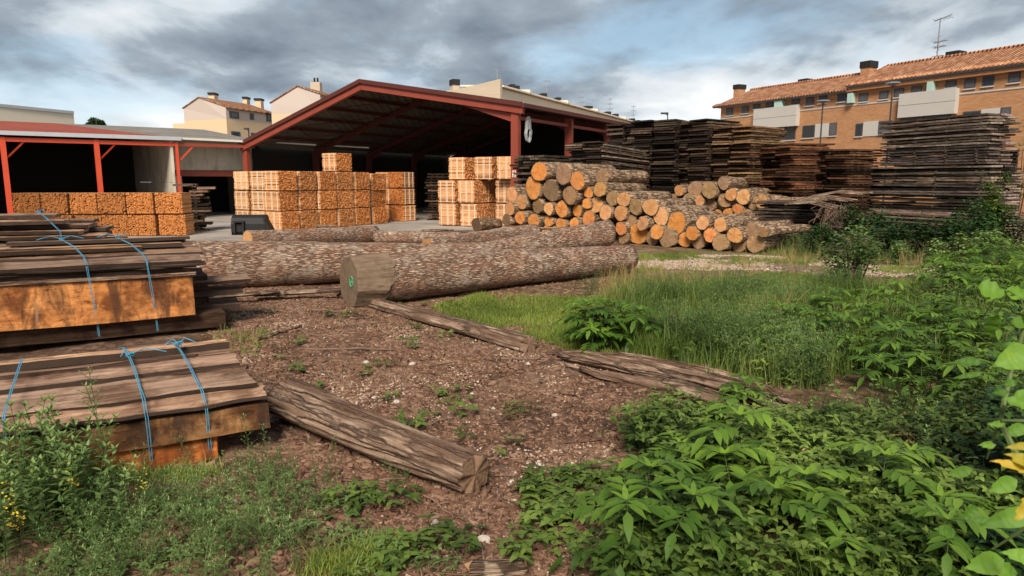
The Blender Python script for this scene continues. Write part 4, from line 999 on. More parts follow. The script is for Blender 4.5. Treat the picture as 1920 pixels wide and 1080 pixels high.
# ------------------------------------------------------------------ tied timber packs at left
PDR = Vector((.872, .489, 0)); PA = math.atan2(.489, .872)
def slab_plank(t, s, L, n, Wd, z, T, mat='grey_plank', tint=(1, 1, 1), slope=0.0, live=.03, seed=0, fold=0.0, name='plank', skew=0.0, tz=0.0, wane=None):
    wane = (name == 'plank') if wane is None else wane
    """s = right end, runs L to the left; n = front edge, Wd deep; z bottom; slope lifts the back edge"""
    rs = random.Random(seed); so_ = rs.uniform(0, 99); seg = max(10, int(L/.07)); nw = 4; vs = []; cross = 2*(nw+1)
    for i in range(seg+1):
        f = i/seg; x = s-f*L
        if i == 0: pass
        for top in (0, 1):
            for k in range(nw+1):
                g = k/nw; y = n+g*Wd
                nn_ = mnoise.noise(Vector((x*1.3, so_, 0 if g < .5 else 9)))*live*1.7+mnoise.noise(Vector((x*2.9, so_, 1 if g < .5 else 8)))*live*.8+mnoise.noise(Vector((x*6, so_, 2 if g < .5 else 7)))*live*.35
                if k == 0: y += nn_+(0.25*T if not top else 0)*(-1 if seed % 2 else 1)
                if k == nw: y += nn_
                zz = z+slope*g*Wd+fold*math.sin(g*math.pi)+(T if top else 0)+0.01*mnoise.noise(Vector((x*1.2, g*2, so_)))+(0.004*mnoise.noise(Vector((x*7, g*6, so_))) if top else 0)+tz*f
                xx = x+(0.035*mnoise.noise(Vector((g*5, so_, 4)))+skew*g if i in (0, seg) else 0)
                vs.append((xx, y, zz))
    fs = []; edge = []
    for i in range(seg):
        a = i*cross; b = a+cross
        for k in range(nw):
            fs.append((a+k, a+k+1, b+k+1, b+k)); q = nw+1; fs.append((a+q+k, b+q+k, b+q+k+1, a+q+k+1))
        fs.append((a, b, b+nw+1, a+nw+1)); fs.append((a+nw, a+2*nw+1, b+2*nw+1, b+nw)); edge += [len(fs)-1, len(fs)-2]
    for i in (0, seg):
        a = i*cross
        for k in range(nw):
            f_ = (a+k, a+nw+1+k, a+nw+2+k, a+k+1); fs.append(f_ if i == 0 else f_[::-1])
    mi = [0]*len(fs)
    if wane:
        for e in edge: mi[e] = 1
    me = raw_mesh(name, vs, fs, [mat, 'waney_bark'], mi); return obj(name, me, t, col=tint)
def twine(t, s, prof, seed=0, knot=None, name='twine'):
    """two strands of blue twine over a pack; prof = [(n, z)] in the pack's own coordinates"""
    rs = random.Random(seed); m = MB()
    for o in (0, .012):
        pts = [Vector((s+o+ds+rs.uniform(-.003, .003), n_, z_)) for ds, n_, z_ in prof]
        m.tube(pts, .0032, 5)
    q = obj(name, m.mesh(name, ['twine_blue']), t)
    if knot:
        ds, n_, z_, ln = knot; m = MB(); c = Vector((s+ds+.01, n_, z_+.015))
        for i in range(5):
            a = rs.uniform(0, 6.3); pts = [c+Vector((math.cos(a+j)*.025, math.sin(a+j*1.3)*.025, .012*math.sin(j*2+i))) for j in np.linspace(0, 5, 9)]
            m.tube(pts, .0045, 5)
        for sg in ln:
            m.tube([c, c+Vector((sg*.4, .02, .035)), c+Vector((sg*.75, -.03, .02)), c+Vector((sg, -.03, -.0))], .004, 5)
        obj('knot', m.mesh('knot', ['twine_blue']), q)
GP = (1.0, .95, .92)
def pack3():
    F = Vector((-1.66, 4.47, 0)); t = empty('timber_pack', F, PA, 'front low pack of wide weathered slabs with two blue twines and orange side', 'timber pack', 'tied timber packs at left')
    L = 3.1; h = 1
    slab_plank(t, -0.330, L, .0, .55, 0.000, .15, 'orange_slab', (1.15, .9, .7), live=.012, seed=h, name='slab')
    slab_plank(t, -0.260, L, .58, .75, 0.000, .15, 'grey_plank', (.5, .45, .4), seed=2, name='slab')
    slab_plank(t, -0.010, L, -.01, .6, 0.155, .16, 'orange_slab', (.50, .56, .66), live=.025, seed=3, name='slab')
    slab_plank(t, -0.040, L, .62, .75, 0.155, .16, 'grey_plank', (.5, .45, .4), seed=4, name='slab')
    slab_plank(t, -0.020, L, .03, .45, 0.320, .03, 'dark_plank', (1.0, .8, .7), live=.04, seed=5)
    slab_plank(t, -0.040, L, .5, .85, 0.320, .03, 'dark_plank', (1.0, .8, .7), live=.03, seed=6)
    slab_plank(t, -0.010, L, -.04, .20, 0.355, .022, 'grey_plank', (1.35, 1.22, 1.1), live=.055, seed=7, slope=.18)
    slab_plank(t, -0.070, L, .10, .43, 0.400, .03, 'grey_plank', (1.2, 1.15, 1.1), slope=.075, live=.05, seed=8)
    slab_plank(t, -0.050, L, .54, .07, 0.415, .03, 'dark_plank', (.7, .5, .4), live=.03, seed=14, name='bark_and_shade_strip')  # dark strip in the seam, painting the shade of the gap between planks
    slab_plank(t, -0.090, L, .60, .25, 0.440, .03, 'grey_plank', (1.25, 1.16, 1.1), slope=.04, live=.055, seed=9)
    slab_plank(t, -0.120, L, .90, .20, 0.445, .022, 'dark_plank', (2.2, 1.7, 1.4), slope=.05, live=.06, seed=10)
    slab_plank(t, -0.360, 2.7, .86, .07, 0.470, .02, 'dark_plank', (.7, .5, .4), live=.05, seed=15, name='bark_and_shade_strip')  # second seam strip, dark to read as a shaded gap
    slab_plank(t, -0.110, L, 1.06, .13, 0.475, .055, 'grey_plank', (1.65, 1.45, 1.2), live=.012, seed=11)
    slab_plank(t, -0.160, L, 1.24, .25, 0.405, .05, 'grey_plank', (.9, .75, .6), live=.03, seed=12)
    slab_plank(t, -0.410, 2.6, 1.30, .1, 0.465, .03, 'dark_plank', (2.6, 2.1, 1.7), live=.03, seed=13)
    for s_, kn, e in ((-.42, (-.06, 1.0, .555, (-.10, .12)), 0), (-.76, (-.05, .93, .525, (.24, -.06)), 1)):
        prof = [(-.14, 1.45, .475), (-.09, 1.2, .54), (-.07, 1.05, .545), (-.05, .9, .53), (-.02, .6, .50), (0, .3, .463), (.015, .08, .435), (.02, -.04, .40), (.025, -.07, .345), (.03, -.05, .18), (.035, -.02, .05), (.035, -.01, .0)]
        twine(t, s_, prof, 20+e, kn)
    twine(t, -1.45, [(0, .9, .60), (0, .1, .50), (0, -.05, .46), (0, -.05, .2)], 23)
pack3()
def pack2():
    F = Vector((-3.52, 8.05, 0)); t = empty('timber_pack', F, PA, 'middle pack with a big bare orange slab side and blue twines', 'timber pack', 'tied timber packs at left')
    L = 3.3
    slab_plank(t, -.1, L, .25, .25, 0.000, .055, 'dark_plank', (.8, .7, .6), seed=30, name='bearer'); slab_plank(t, -.1, L, 1.0, .25, .0, .055, 'dark_plank', (.8, .7, .6), seed=31, name='bearer')
    slab_plank(t, .08, L, .0, .9, 0.060, .185, 'grey_plank', (.24, .2, .17), live=.015, seed=32, name='slab')
    slab_plank(t, -.25, L, .02, .75, 0.255, .46, 'orange_slab', (.92, .84, .78), live=.012, seed=33, name='slab', tz=-.0)
    slab_plank(t, -.22, L, -.015, .12, 0.720, .035, 'rotten_wood', (1, 1, 1), live=.03, seed=49, name='bark_and_shade_strip')
    slab_plank(t, -.05, L, .45, .9, 0.060, .58, 'grey_plank', (.3, .26, .22), seed=34, name='slab')
    slab_plank(t, .35, 1.6, .35, .5, 0.400, .05, 'dark_plank', (2.2, 1.8, 1.5), seed=35); slab_plank(t, .45, 1.8, .3, .55, .55, .035, 'grey_plank', (.95, .9, .85), seed=36)
    slab_plank(t, .3, 1.6, .4, .5, 0.220, .05, 'dark_plank', (1.6, 1.3, 1.1), seed=37)
    slab_plank(t, -.35, L, .02, .8, 0.760, .04, 'dark_plank', (1.6, 1.3, 1.1), live=.04, seed=38)
    slab_plank(t, -.22, L, .0, .9, 0.810, .03, 'dark_plank', (2.4, 2.0, 1.6), live=.04, seed=39)
    slab_plank(t, -.14, L, -.03, .42, 0.855, .04, 'grey_plank', (.85, .82, .8), slope=.09, live=.045, seed=40)
    slab_plank(t, -.10, L, -.05, .2, 0.835, .018, 'dark_plank', (.8, .7, .6), live=.05, seed=48)
    slab_plank(t, -.1, L, .35, .55, 0.925, .03, 'grey_plank', (1.0, .92, .85), slope=.05, live=.02, seed=41)
    slab_plank(t, -.75, L, .52, .14, 0.985, .045, 'stave_wood', (.9, .86, .75), live=.006, seed=42)
    slab_plank(t, -.3, L, .70, .30, 0.995, .05, 'grey_plank', (1.5, 1.35, 1.15), live=.01, seed=43)
    slab_plank(t, -.25, L, .98, .35, 1.015, .04, 'dark_plank', (2.2, 1.8, 1.5), live=.02, seed=44)
    slab_plank(t, -.2, 1.9, .85, .15, 1.070, .035, 'dark_plank', (2.0, 1.7, 1.5), live=.01, seed=45)
    slab_plank(t, -.3, L, .9, .6, 0.250, .66, 'grey_plank', (.3, .26, .22), seed=46, name='slab')
    for s_, kn, e in ((-.72, (-.28, .95, 1.115, (-.22, .1)), 0), (-1.30, (-.28, .98, 1.105, (-.25, .22)), 1)):
        prof = [(-.30, 1.25, 1.075), (-.28, .95, 1.115), (-.14, .6, 1.055), (-.04, .25, .97), (0, -.01, .915), (.0, -.07, .87), (.02, -.07, .6), (.04, -.055, .4), (.05, -.05, .1)]
        twine(t, s_, prof, 50+e, kn)
    tw = MB()
pack2()
def pack1():
    q = AY(205, 447, 10.6); F = Vector((q.x, 10.5, 0)); t = empty('timber_pack', F, PA-.25, 'rear pack of rough bark edged slabs with a blue knot on top', 'timber pack', 'tied timber packs at left')
    L = 4.2
    for i in range(11):
        z = .05+i*.078; slab_plank(t, [.1, -.1, .2, 0, .1, -.2, .15, .12, .22, 0., .12][i]-.1, L, .0+.02*(i % 3), 1.1, z, .05, 'dark_plank' if i < 7 else 'grey_plank', (1.5, 1.3, 1.1) if i < 7 else (.8, .76, .72), live=.06, seed=60+i)
    sp = [(-.05, .0, .35, .93, (1.5, 1.3, 1.1)), (-.1, .3, .4, .94, (.9, .85, .8)), (-.35, .05, .4, 1.0, (1.2, 1.1, 1.0)), (-.12, .5, .4, 1.01, (.8, .75, .7)), (-.3, .25, .4, 1.08, (1.1, 1.0, .95)), (-.6, .1, .35, 1.15, (1.3, 1.2, 1.1)), (-.3, .5, .35, 1.14, (.7, .65, .6)), (-.8, .35, .4, 1.23, (.95, .9, .85))]
    for i, (s_, n_, w_, z_, c) in enumerate(sp):
        slab_plank(t, s_, L, n_, w_, z_, .05, 'grey_plank', c, live=.07, seed=80+i, slope=.05, name='plank')
    twine(t, -.85, [(-.25, .75, 1.32), (-.2, .5, 1.33), (0, .2, 1.25), (.25, -.02, 1.05), (.25, -.05, .6)], 70, (-.2, .5, 1.32, (.1,)))
pack1()
# ------------------------------------------------------------------ brick apartment house on the right
def apartment():
    z0 = 8.5
    E0 = AY(1337, 200.3, 62.0); E1 = AY(1920, 127, 40.4)
    zE = E0.z
    # choose the depth of the near end so that the eave stays level
    d = ray(1920, 127); tt = (zE-CAMH)/d.z; E1 = Vector((d.x*tt, d.y*tt, zE))
    W0 = Vector((E0.x, E0.y, 0)); D = (E1-E0); D.z = 0; D.normalize(); N = Vector((-D.y, D.x, 0))
    if N.y < 0: N = -N       # into the building
    t = empty('apartment_house', W0, math.atan2(D.y, D.x), 'long orange brick apartment house with tiled roof and pale balcony panels', 'apartment building')
    # the parent's local frame : x along the facade, y into the building (sign below)
    sy = 1 if (Matrix.Rotation(t.rotation_euler.z, 3, 'Z') @ Vector((0, 1, 0))).dot(N) > 0 else -1
    def fp(zx, zy, off=0.0):
        """facade coordinate (x along, z) of a point given in the enlarged view of the facade"""
        P = APL(1320+zx/3.2, 30+zy/3.2, W0+N*(FO+off), (D.x, D.y)); return (P-W0).dot(D), P.z
    FO = 0.45
    LENB = 36.0; DEP = 9.2
    stepx = fp(880, 440)[0]
    def lbuild(m, name, mat, parent=None, smooth=False):
        me = m.mesh(name, [mat] if isinstance(mat, str) else mat, smooth); return obj(name, me, parent or t)
    def bx(x0, x1, y0, y1, za, zb): 
        m = MB(); m.box(((x0+x1)/2, sy*(y0+y1)/2, (za+zb)/2), (x1-x0, abs(y1-y0), zb-za)); return m
    x_start = fp(100, 600)[0]
    lbuild(bx(x_start, LENB, FO, DEP, 0, zE-.12), 'wall', 'brick_orange')
    # roofs : local x along the eave, y up the slope -> own object frames for the tile pattern
    def slope(xa, xb, lift, hip, nm='roof'):
        run = DEP/2; rise = 1.72; ln = math.hypot(run, rise); m = MB()
        pts = [(xa, 0, 0), (xb, 0, 0), (xb, ln, 0), (xa+hip, ln, 0)]
        m.slab(pts, (0, 0, 1), -.10)
        o = lbuild(m, nm, 'roof_tiles'); o.location = (0, -sy*0.0, zE+lift); o.rotation_euler = (math.atan2(rise, run), 0, 0)
        m = MB(); m.slab([(xa, 2*run, 0), (xb, 2*run, 0), (xb, run, rise), (xa+hip, run, rise)], (0, 0, 1), -.08)
        o2 = lbuild(m, nm, 'roof_tiles'); o2.location = (0, 0, zE+lift)
        if hip:
            m = MB(); m.slab([(xa, 0, 0), (xa+hip, run, rise), (xa, 2*run, 0)], (0, 0, 1), -.08); o3 = lbuild(m, nm, 'roof_tiles'); o3.location = (0, 0, zE+lift)
        # round eave tiles
        m = MB(); x = xa
        while x < xb: m.tube([(x, -.04, zE+lift+.0), (x, .5, zE+lift+.22)], .075, 6, r=.5); x += .26
        if sy < 0: pass
        lbuild(m, 'eave_tiles', 'roof_tiles')
        m = MB(); m.tube([(xa+hip, run, zE+lift+rise+.02), (xb, run, zE+lift+rise+.02)], .12, 6); lbuild(m, 'ridge_tiles', 'roof_tiles')
        return rise, run
    assert sy == 1
    r1 = slope(0, stepx, 0, 0)
    m = MB(); m.slab([(x_start, .5, zE-.119), (x_start, DEP-.3, zE-.119), (x_start, DEP/2, zE+1.55)], (1, 0, 0), .25); lbuild(m, 'gable_wall', 'brick_orange'); slope(stepx+.004, LENB, .30, 0)
    lbuild(bx(0.1, stepx, .08, DEP-.1, zE-.115, zE-.02), 'soffit', 'pale_panel'); lbuild(bx(stepx+.01, LENB, .08, DEP-.1, zE-.115, zE+.21), 'soffit', 'brick_orange')
    lbuild(bx(.02, stepx-.05, -.05, .06, zE-.14, zE-.03), 'gutter', 'lamp_dark'); lbuild(bx(stepx+.05, LENB, -.05, .06, zE+.13, zE+.25), 'gutter', 'lamp_dark')
    m = MB(); m.slab([(stepx-.12, 0, zE+.05), (stepx-.12, DEP/2, zE+1.75), (stepx-.12, DEP/2, zE+2.1), (stepx-.12, 0, zE+.36)], (1, 0, 0), .3); lbuild(m, 'roof_step', 'roof_tiles')
    def win(zx0, zx1, zy0, zy1, mat='window_shutter', off=0.0, inset=True):
        x0, za = fp(zx0, (zy0+zy1)/2); x1, _ = fp(zx1, (zy0+zy1)/2); _, zt = fp((zx0+zx1)/2, zy0); _, zb = fp((zx0+zx1)/2, zy1)
        f = bx(x0, x1, FO-.035, FO+.02, zb, zt); fr = lbuild(f, 'window', 'window_frame')
        g = bx(x0+.07, x1-.07, FO-.048, FO-.03, zb+.07, zt-.07); lbuild(g, 'pane', mat, fr)
        s = bx(x0-.05, x1+.05, FO-.10, FO-.036, zb-.08, zb-.005); lbuild(s, 'sill', 'pale_panel', fr)
        return x0, x1, zb, zt
    rs = random.Random(3)
    for a in ((133,175,552,597),(227,268,541,584),(295,338,529,556),(373,418,517,548),(527,575,499,530),(612,660,488,537),(690,740,477,522),(802,855,466,514),(930,985,463,514),(1053,1107,449,499),(1142,1200,434,486),(1245,1307,420,457),(1450,1515,389,428),(1563,1630,375,434),(1672,1742,361,420),(1828,1900,338,399)):
        win(*a, mat='window_glass' if a[0] in (802, 1672, 690) else 'window_shutter')
    for a in ((592,665,656,731),(752,797,641,718),(910,953,645,722),(1047,1128,629,709),(1178,1320,598,650),(1322,1480,588,640),(1555,1662,571,612),(1778,1840,548,634),(440,550,668,745)):
        win(*a, mat='window_glass' if rs.random() < .4 else 'window_shutter')
    for a in ((668,750,646,728),(956,1045,632,721),(1664,1776,555,622)):
        x0, _ = fp(a[0], (a[2]+a[3])/2); x1, _ = fp(a[1], (a[2]+a[3])/2); _, zt = fp((a[0]+a[1])/2, a[2]); _, zb = fp((a[0]+a[1])/2, a[3])
        lbuild(bx(x0, x1, FO-.05, FO+.01, zb, zt), 'wall_panel', 'pale_panel')
    for zx0, zx1, zt0, zb0 in ((297, 553, 547, 668), (1170, 1508, 450, 597)):
        off = -0.45; x0, _ = fp(zx0, zt0+30, off); x1, _ = fp(zx1, zt0+30, off); _, zt = fp((zx0+zx1)/2, zt0, off); _, zb = fp((zx0+zx1)/2, zb0, off)
        q = bx(x0, x1, FO-.45, FO-.33, zb, (zb+zt)/2-.012); b = lbuild(q, 'balcony', 'pale_panel'); lbuild(bx(x0, x1, FO-.45, FO-.33, (zb+zt)/2+.012, zt), 'parapet', 'pale_panel', b)
        lbuild(bx(x0, x0+.12, FO-.325, FO+.0, zb, zt), 'side', 'pale_panel', b); lbuild(bx(x1-.12, x1, FO-.325, FO+.0, zb, zt), 'side', 'pale_panel', b); lbuild(bx(x0+.13, x1-.13, FO-.325, FO-.004, zb+.01, zb+.18), 'deck', 'pale_panel', b)
    for a in ((422,466,504,545),(860,888,465,514),(1337,1372,396,446)):
        x0, _ = fp(a[0], (a[2]+a[3])/2, -.4); x1, _ = fp(a[1], (a[2]+a[3])/2, -.4); _, zt = fp(a[0], a[2], -.4); _, zb = fp(a[0], a[3], -.4)
        lbuild(bx(x0, x1, FO-.42, FO-.003, zb-.1, min(zt, zE-.16 if x0 < stepx else zE+.2)), 'balcony_screen', 'green_screen')
    # string course under the upper windows
    _, zc = fp(1000, 519); lbuild(bx(x_start, LENB, FO-.04, FO-.002, zc-.10, zc), 'string_course', 'pale_panel')
    x0, zt = fp(52, 607); lbuild(bx(x0, x_start-.01, FO+1.5, FO+3, 0, zt), 'corner_balcony', 'pale_panel')
    for a, w, hb, hc, yy in ((216, 50, .25, .40, 4.8), (614, 72, -.1, .42, 5.2), (983, 76, .35, .50, 4.6), (1497, 86, -.05, .45, 5.3)):
        P = APL(1320+a/3.2, 150, W0+N*yy, (D.x, D.y)); x = (P-W0).dot(D); wx = w/3.2/FPX*P.y*.75
        zr = zE+1.72+(.30 if x > stepx else 0); hb2 = hb+.0
        c = lbuild(bx(x-wx/2, x+wx/2, yy-.45, yy+.45, zr-.8, zr+hb2), 'chimney', 'brick_orange'); lbuild(bx(x-wx/2-.06, x+wx/2+.06, yy-.5, yy+.5, zr+hb2+.003, zr+hb2+hc), 'cap', 'chimney_black', c)
    # mast with aerials
    P = APL(1320+1412/3.2, 60, W0+N*4.8, (D.x, D.y)); x = (P-W0).dot(D); zr = zE+2.5; zt = P.z+1.6
    P2 = APL(1320+1412/3.2, 34, W0+N*4.8, (D.x, D.y)); zt = P2.z
    m = MB(); m.tube([(x, 4.8, zr-.3), (x, 4.8, zt)], .045, 5)
    for z, w in ((zt-.1, 1.2), (zt-1.6, .9), (zt-2.6, .7), (zt-1.95, .8)):
        m.tube([(x-w*.35, 4.8, z-.05), (x+w*.65, 4.8, z+.18 if z > zt-1 else z)], .03, 4)
        for q in range(5): m.tube([(x-w*.3+q*w*.22, 4.5, z+.02), (x-w*.3+q*w*.22, 5.1, z+.02)], .018, 3)
    m.tube([(x+.1, 4.6, zt-3.55), (x+.35, 4.35, zt-3.5)], [.35, .33], 10)
    for z in np.arange(zr, zt-1, .45): m.tube([(x-.10, 4.8, z), (x+.10, 4.8, z+.2)], .02, 3)
    lbuild(m, 'aerial_mast', 'steel_grey')
apartment()
# ------------------------------------------------------------------ long cream building behind the big shed
def cream_block():
    A = AY(938, 155, 50.0); zt = A.z; D = Vector((.445, .896, 0)).normalized()
    d = ray(1243, 240); t_ = (zt-CAMH)/d.z; B = Vector((d.x*t_, d.y*t_, 0)); D = (B-A); D.z = 0; L = D.length; D.normalize(); N = Vector((-D.y, D.x, 0))
    t = empty('row_building', (A.x, A.y, 0), 0, 'long cream building with black chimneys and aerials showing above the big shed', 'building')
    def P(s, n, z): return Vector((A.x, A.y, 0))+D*s+N*n+Vector((0, 0, z))
    m = MB(); m.slab([P(0.3, .3, 0), P(L, .3, 0), P(L, 8, 0), P(.3, 8, 0)], (0, 0, 1), zt-.27); m.build('wall', 'cream_wall', t)
    m = MB(); m.slab([P(0, 0, zt-2.6), P(0, 5.0, zt-2.9), P(0, 5.0, zt-.45), P(0, 0, zt+.25)], D, .3); m.build('gable_parapet', 'brick_cream', t)
    m = MB(); m.slab([P(.35, -.1, zt-.25), P(L, -.1, zt-.25), P(L, 3.5, zt-.02), P(.35, 3.5, zt-.02)], (0, 0, 1), .12); m.build('roof', 'cream_wall', t)
    for px in (990, 1062, 1118, 1172, 1210):
        p = APL(px, 200, P(0, 0, 0), (D.x, D.y)); s = (p-A).dot(D)
        m = MB(); m.slab([P(s, -.15, zt-.2), P(s+.35, -.15, zt-.2), P(s+.35, 3.6, zt+.03), P(s, 3.6, zt+.03)], (0, 0, 1), .25); m.build('party_wall', 'cream_wall', t)
    for px, w, yy in ((856, 18, 0), (959, 10, 1), (968, 8, 1), (1018, 11, 1), (1045, 9, 1), (1102, 17, 1), (1139, 11, 1), (1154, 9, 1), (1185, 10, 1), (1196, 8, 1), (1232, 10, 1)):
        if not yy: c = P(1, 5.6, 0); 
        else: p = APL(px, 200, P(0, 2.5, 0), (D.x, D.y)); s = (p-A).dot(D); c = P(s, 2.5, 0)
        if not yy: d_ = c.y; c = Vector(((px-960)/FPX*d_, d_, 0))
        w2 = w/FPX*c.y*.8; m = MB(); m.box((c.x, c.y, zt+.05), (w2*.85, .7, .7), .4); ch = m.build('chimney', 'brick_cream', t)
        m = MB(); m.box((c.x, c.y, zt+(.4 if yy else .25)+.22), (w2, .8, .42), .4); m.build('cap', 'chimney_black', ch)
    for px, yt in ((932, 128), (1025, 150), (1090, 170), (1144, 184), (1188, 198)):
        p = APL(px, yt, P(0, 3.0, 0), (D.x, D.y)); m = MB(); m.tube([(p.x, p.y, zt-.2), (p.x, p.y, p.z)], .028, 4)
        for q in range(3):
            z = p.z-.1-q*.55; m.tube([(p.x-.28, p.y, z), (p.x+.28, p.y, z)], .02, 4)
            for e in (-.25, -.1, .1, .25): m.tube([(p.x+e, p.y-.2, z-.12), (p.x+e, p.y+.2, z+.12)], .018, 3)
        m.build('aerial', 'steel_grey', t)
cream_block()
# ------------------------------------------------------------------ pale rendered houses at left
def house(name_label, pts, Y, sidepx, sidey, splitL, splitR, step=None, extras=None):
    """gable wall facing the camera, corners given where they show; the side wall recedes to the right"""
    l, a, r = pts
    Pl, Pa, Pr = AY(*l, Y), AY(*a, Y*.985), AY(*r, Y*.97)
    t = empty('rendered_house', (Pl.x, Pl.y, 0), 0, name_label, 'house')
    Dg = Vector((Pr.x-Pl.x, Pr.y-Pl.y, 0)).normalized(); Ds = Vector((-Dg.y, Dg.x, 0))
    # side direction: through the pixel where the side wall ends
    zr = Pr.z; d = ray(*sidepx); k = (zr-CAMH)/d.z; E = Vector((d.x*k, d.y*k, zr)); Ds = (E-Pr); Ds.z = 0; Ls = min(Ds.length, 30); Ds.normalize()
    zs = (splitL+splitR)/2
    m = MB(); m.slab([Vector((Pl.x, Pl.y, zs)), Vector((Pr.x, Pr.y, zs)), Pr, Pa, Pl][::-1], Ds, Ls); m.build('upper_wall', 'mauve_render', t)
    m = MB(); m.slab([Vector((Pl.x, Pl.y, 0)), Vector((Pr.x, Pr.y, 0)), Vector((Pr.x, Pr.y, zs-.003)), Vector((Pl.x, Pl.y, zs-.003))][::-1], Ds, Ls); m.build('lower_wall', 'beige_render', t)
    up = Vector((0, 0, .075)); g = -Ds*.08
    nR = (Pr-Pa); eR = Pr+nR.normalized()*.4; m = MB(); m.slab([Pa+g+up, eR+g+up, eR+g+up+Ds*(Ls+.3), Pa+g+up+Ds*(Ls+.3)], (0, 0, 1), -.07); m.build('roof', 'roof_tiles', t)
    nL = (Pl-Pa); eL = Pl+nL.normalized()*.1; m = MB(); m.slab([Pa+g+up, Pa+g+up+Ds*(Ls+.3), eL+g+up+Ds*(Ls+.3), eL+g+up], (0, 0, 1), -.07); m.build('roof', 'roof_tiles', t)
    return t, Pl, Pa, Pr, Ds, Ls, zs
def side_box(t, P, Ds, x0, x1, z0, z1, name, mat, parent=None, out=.03):
    n = Vector((Ds.y, -Ds.x, 0)); 
    if n.dot(Vector((0, -1, 0))) < 0: n = -n
    m = MB(); a = P+Ds*x0; b = P+Ds*x1
    m.slab([Vector((a.x, a.y, z0))+n*out, Vector((b.x, b.y, z0))+n*out, Vector((b.x, b.y, z1))+n*out, Vector((a.x, a.y, z1))+n*out], n, -out-.02); return m.build(name, mat, parent or t)
Yh = 58.0
zsA = AY(385, 226, Yh).z
tA, Pl, Pa, Pr, Ds, Ls, zs = house('left pale rendered house with small windows and a beige lower storey', ((344, 203), (373, 183), (423, 200)), Yh, (510, 212), 0, zsA, zsA)
for zx0, zx1, zy0, zy1 in ((692, 788, 370, 438), (898, 938, 388, 452), (1062, 1110, 388, 470), (712, 802, 568, 630), (908, 950, 582, 612)):
    px0, px1, py0, py1 = 300+zx0/5.333, 300+zx1/5.333, 140+zy0/5.333, 140+zy1/5.333
    a = APL(px0, (py0+py1)/2, Pr, (Ds.x, Ds.y)); b = APL(px1, (py0+py1)/2, Pr, (Ds.x, Ds.y)); zt = APL((px0+px1)/2, py0, Pr, (Ds.x, Ds.y)).z; zb = APL((px0+px1)/2, py1, Pr, (Ds.x, Ds.y)).z
    w = side_box(tA, Pr, Ds, (a-Pr).dot(Ds), (b-Pr).dot(Ds), zb, zt, 'window', 'window_frame'); side_box(tA, Pr, Ds, (a-Pr).dot(Ds)+.2, (b-Pr).dot(Ds)-.25, zb+.12, zt-.12, 'pane', 'window_glass', w, .05)
m = MB(); q0 = AY(323, 237, Yh*1.0); q1 = AY(346, 234, Yh*1.0)
m.slab([Vector((q0.x, Pl.y+.1, 0)), Vector((Pl.x-.01, Pl.y+.1, 0)), Vector((Pl.x-.01, Pl.y+.1, zs-.2)), Vector((q0.x, Pl.y+.1, zs-.25))], (0, 1, 0), 6); m.build('annex_wall', 'beige_render', tA)
for px, py, w in ((400, 183, 12), (462, 190, 9), (486, 193, 13)):
    c = AY(px, py, Yh+4 if px < 420 else Yh+10); m = MB(); m.box((c.x, c.y, c.z-.6), (w/FPX*c.y*.85, .8, 1.6)); ch = m.build('chimney', 'beige_render', tA)
    m = MB(); m.box((c.x, c.y, c.z+.30), (w/FPX*c.y, 1.0, .18)); m.build('cap', 'chimney_black', ch)
for zx0, zx1, zy0, zy1 in ((385, 410, 596, 612), (475, 503, 585, 615)):
    a = AY(300+zx0/5.333, 140+zy1/5.333, Pl.y-.3); b = AY(300+zx1/5.333, 140+zy0/5.333, Pl.y-.3); m = MB(); m.box(((a.x+b.x)/2, (Pl.y+Pr.y)/2+.2, (a.z+b.z)/2), (b.x-a.x, .5, b.z-a.z), math.atan2(Pr.y-Pl.y, Pr.x-Pl.x)); 
zsB = AY(540, 214, 50).z
tB, Pl, Pa, Pr, Ds, Ls, zs = house('taller rendered house with plain gable just behind the edge of the big shed', ((508, 193), (558, 162), (600, 176)), 50.0, (640, 186), 0, zsB, zsB)
c = AY(593, 160, 54); m = MB(); m.box((c.x, c.y, c.z-.4), (.72, .7, 1.2)); ch = m.build('chimney', 'brick_cream', tB)
for dx in (-.12, .12): m = MB(); m.tube([(c.x+dx, c.y, c.z+.2), (c.x+dx, c.y, c.z+.55)], .07, 6); m.build('flue', 'chimney_black', ch)
# plain cream hall at the far left
def hall():
    A = AY(138, 214, 46); B = AY(-60, 203, 40)
    t = empty('cream_hall', (A.x, A.y, 0), 0, 'plain cream walled hall behind the red roofed shelter at far left', 'building')
    m = MB(); m.slab([Vector((A.x, A.y, 0)), Vector((B.x, B.y, 0)), Vector((B.x, B.y, A.z)), A], (-.95, 1, 0), 8); m.build('wall', 'cream_wall', t)
    m = MB(); m.slab([Vector((A.x+.1, A.y-.1, A.z+.003)), Vector((B.x, B.y-.1, A.z+.003)), Vector((B.x-7.7, B.y+8, A.z+.003)), Vector((A.x-7.6, A.y+8, A.z+.003))], (0, 0, 1), .18); m.build('roof_edge', 'gutter_grey', t)
hall()
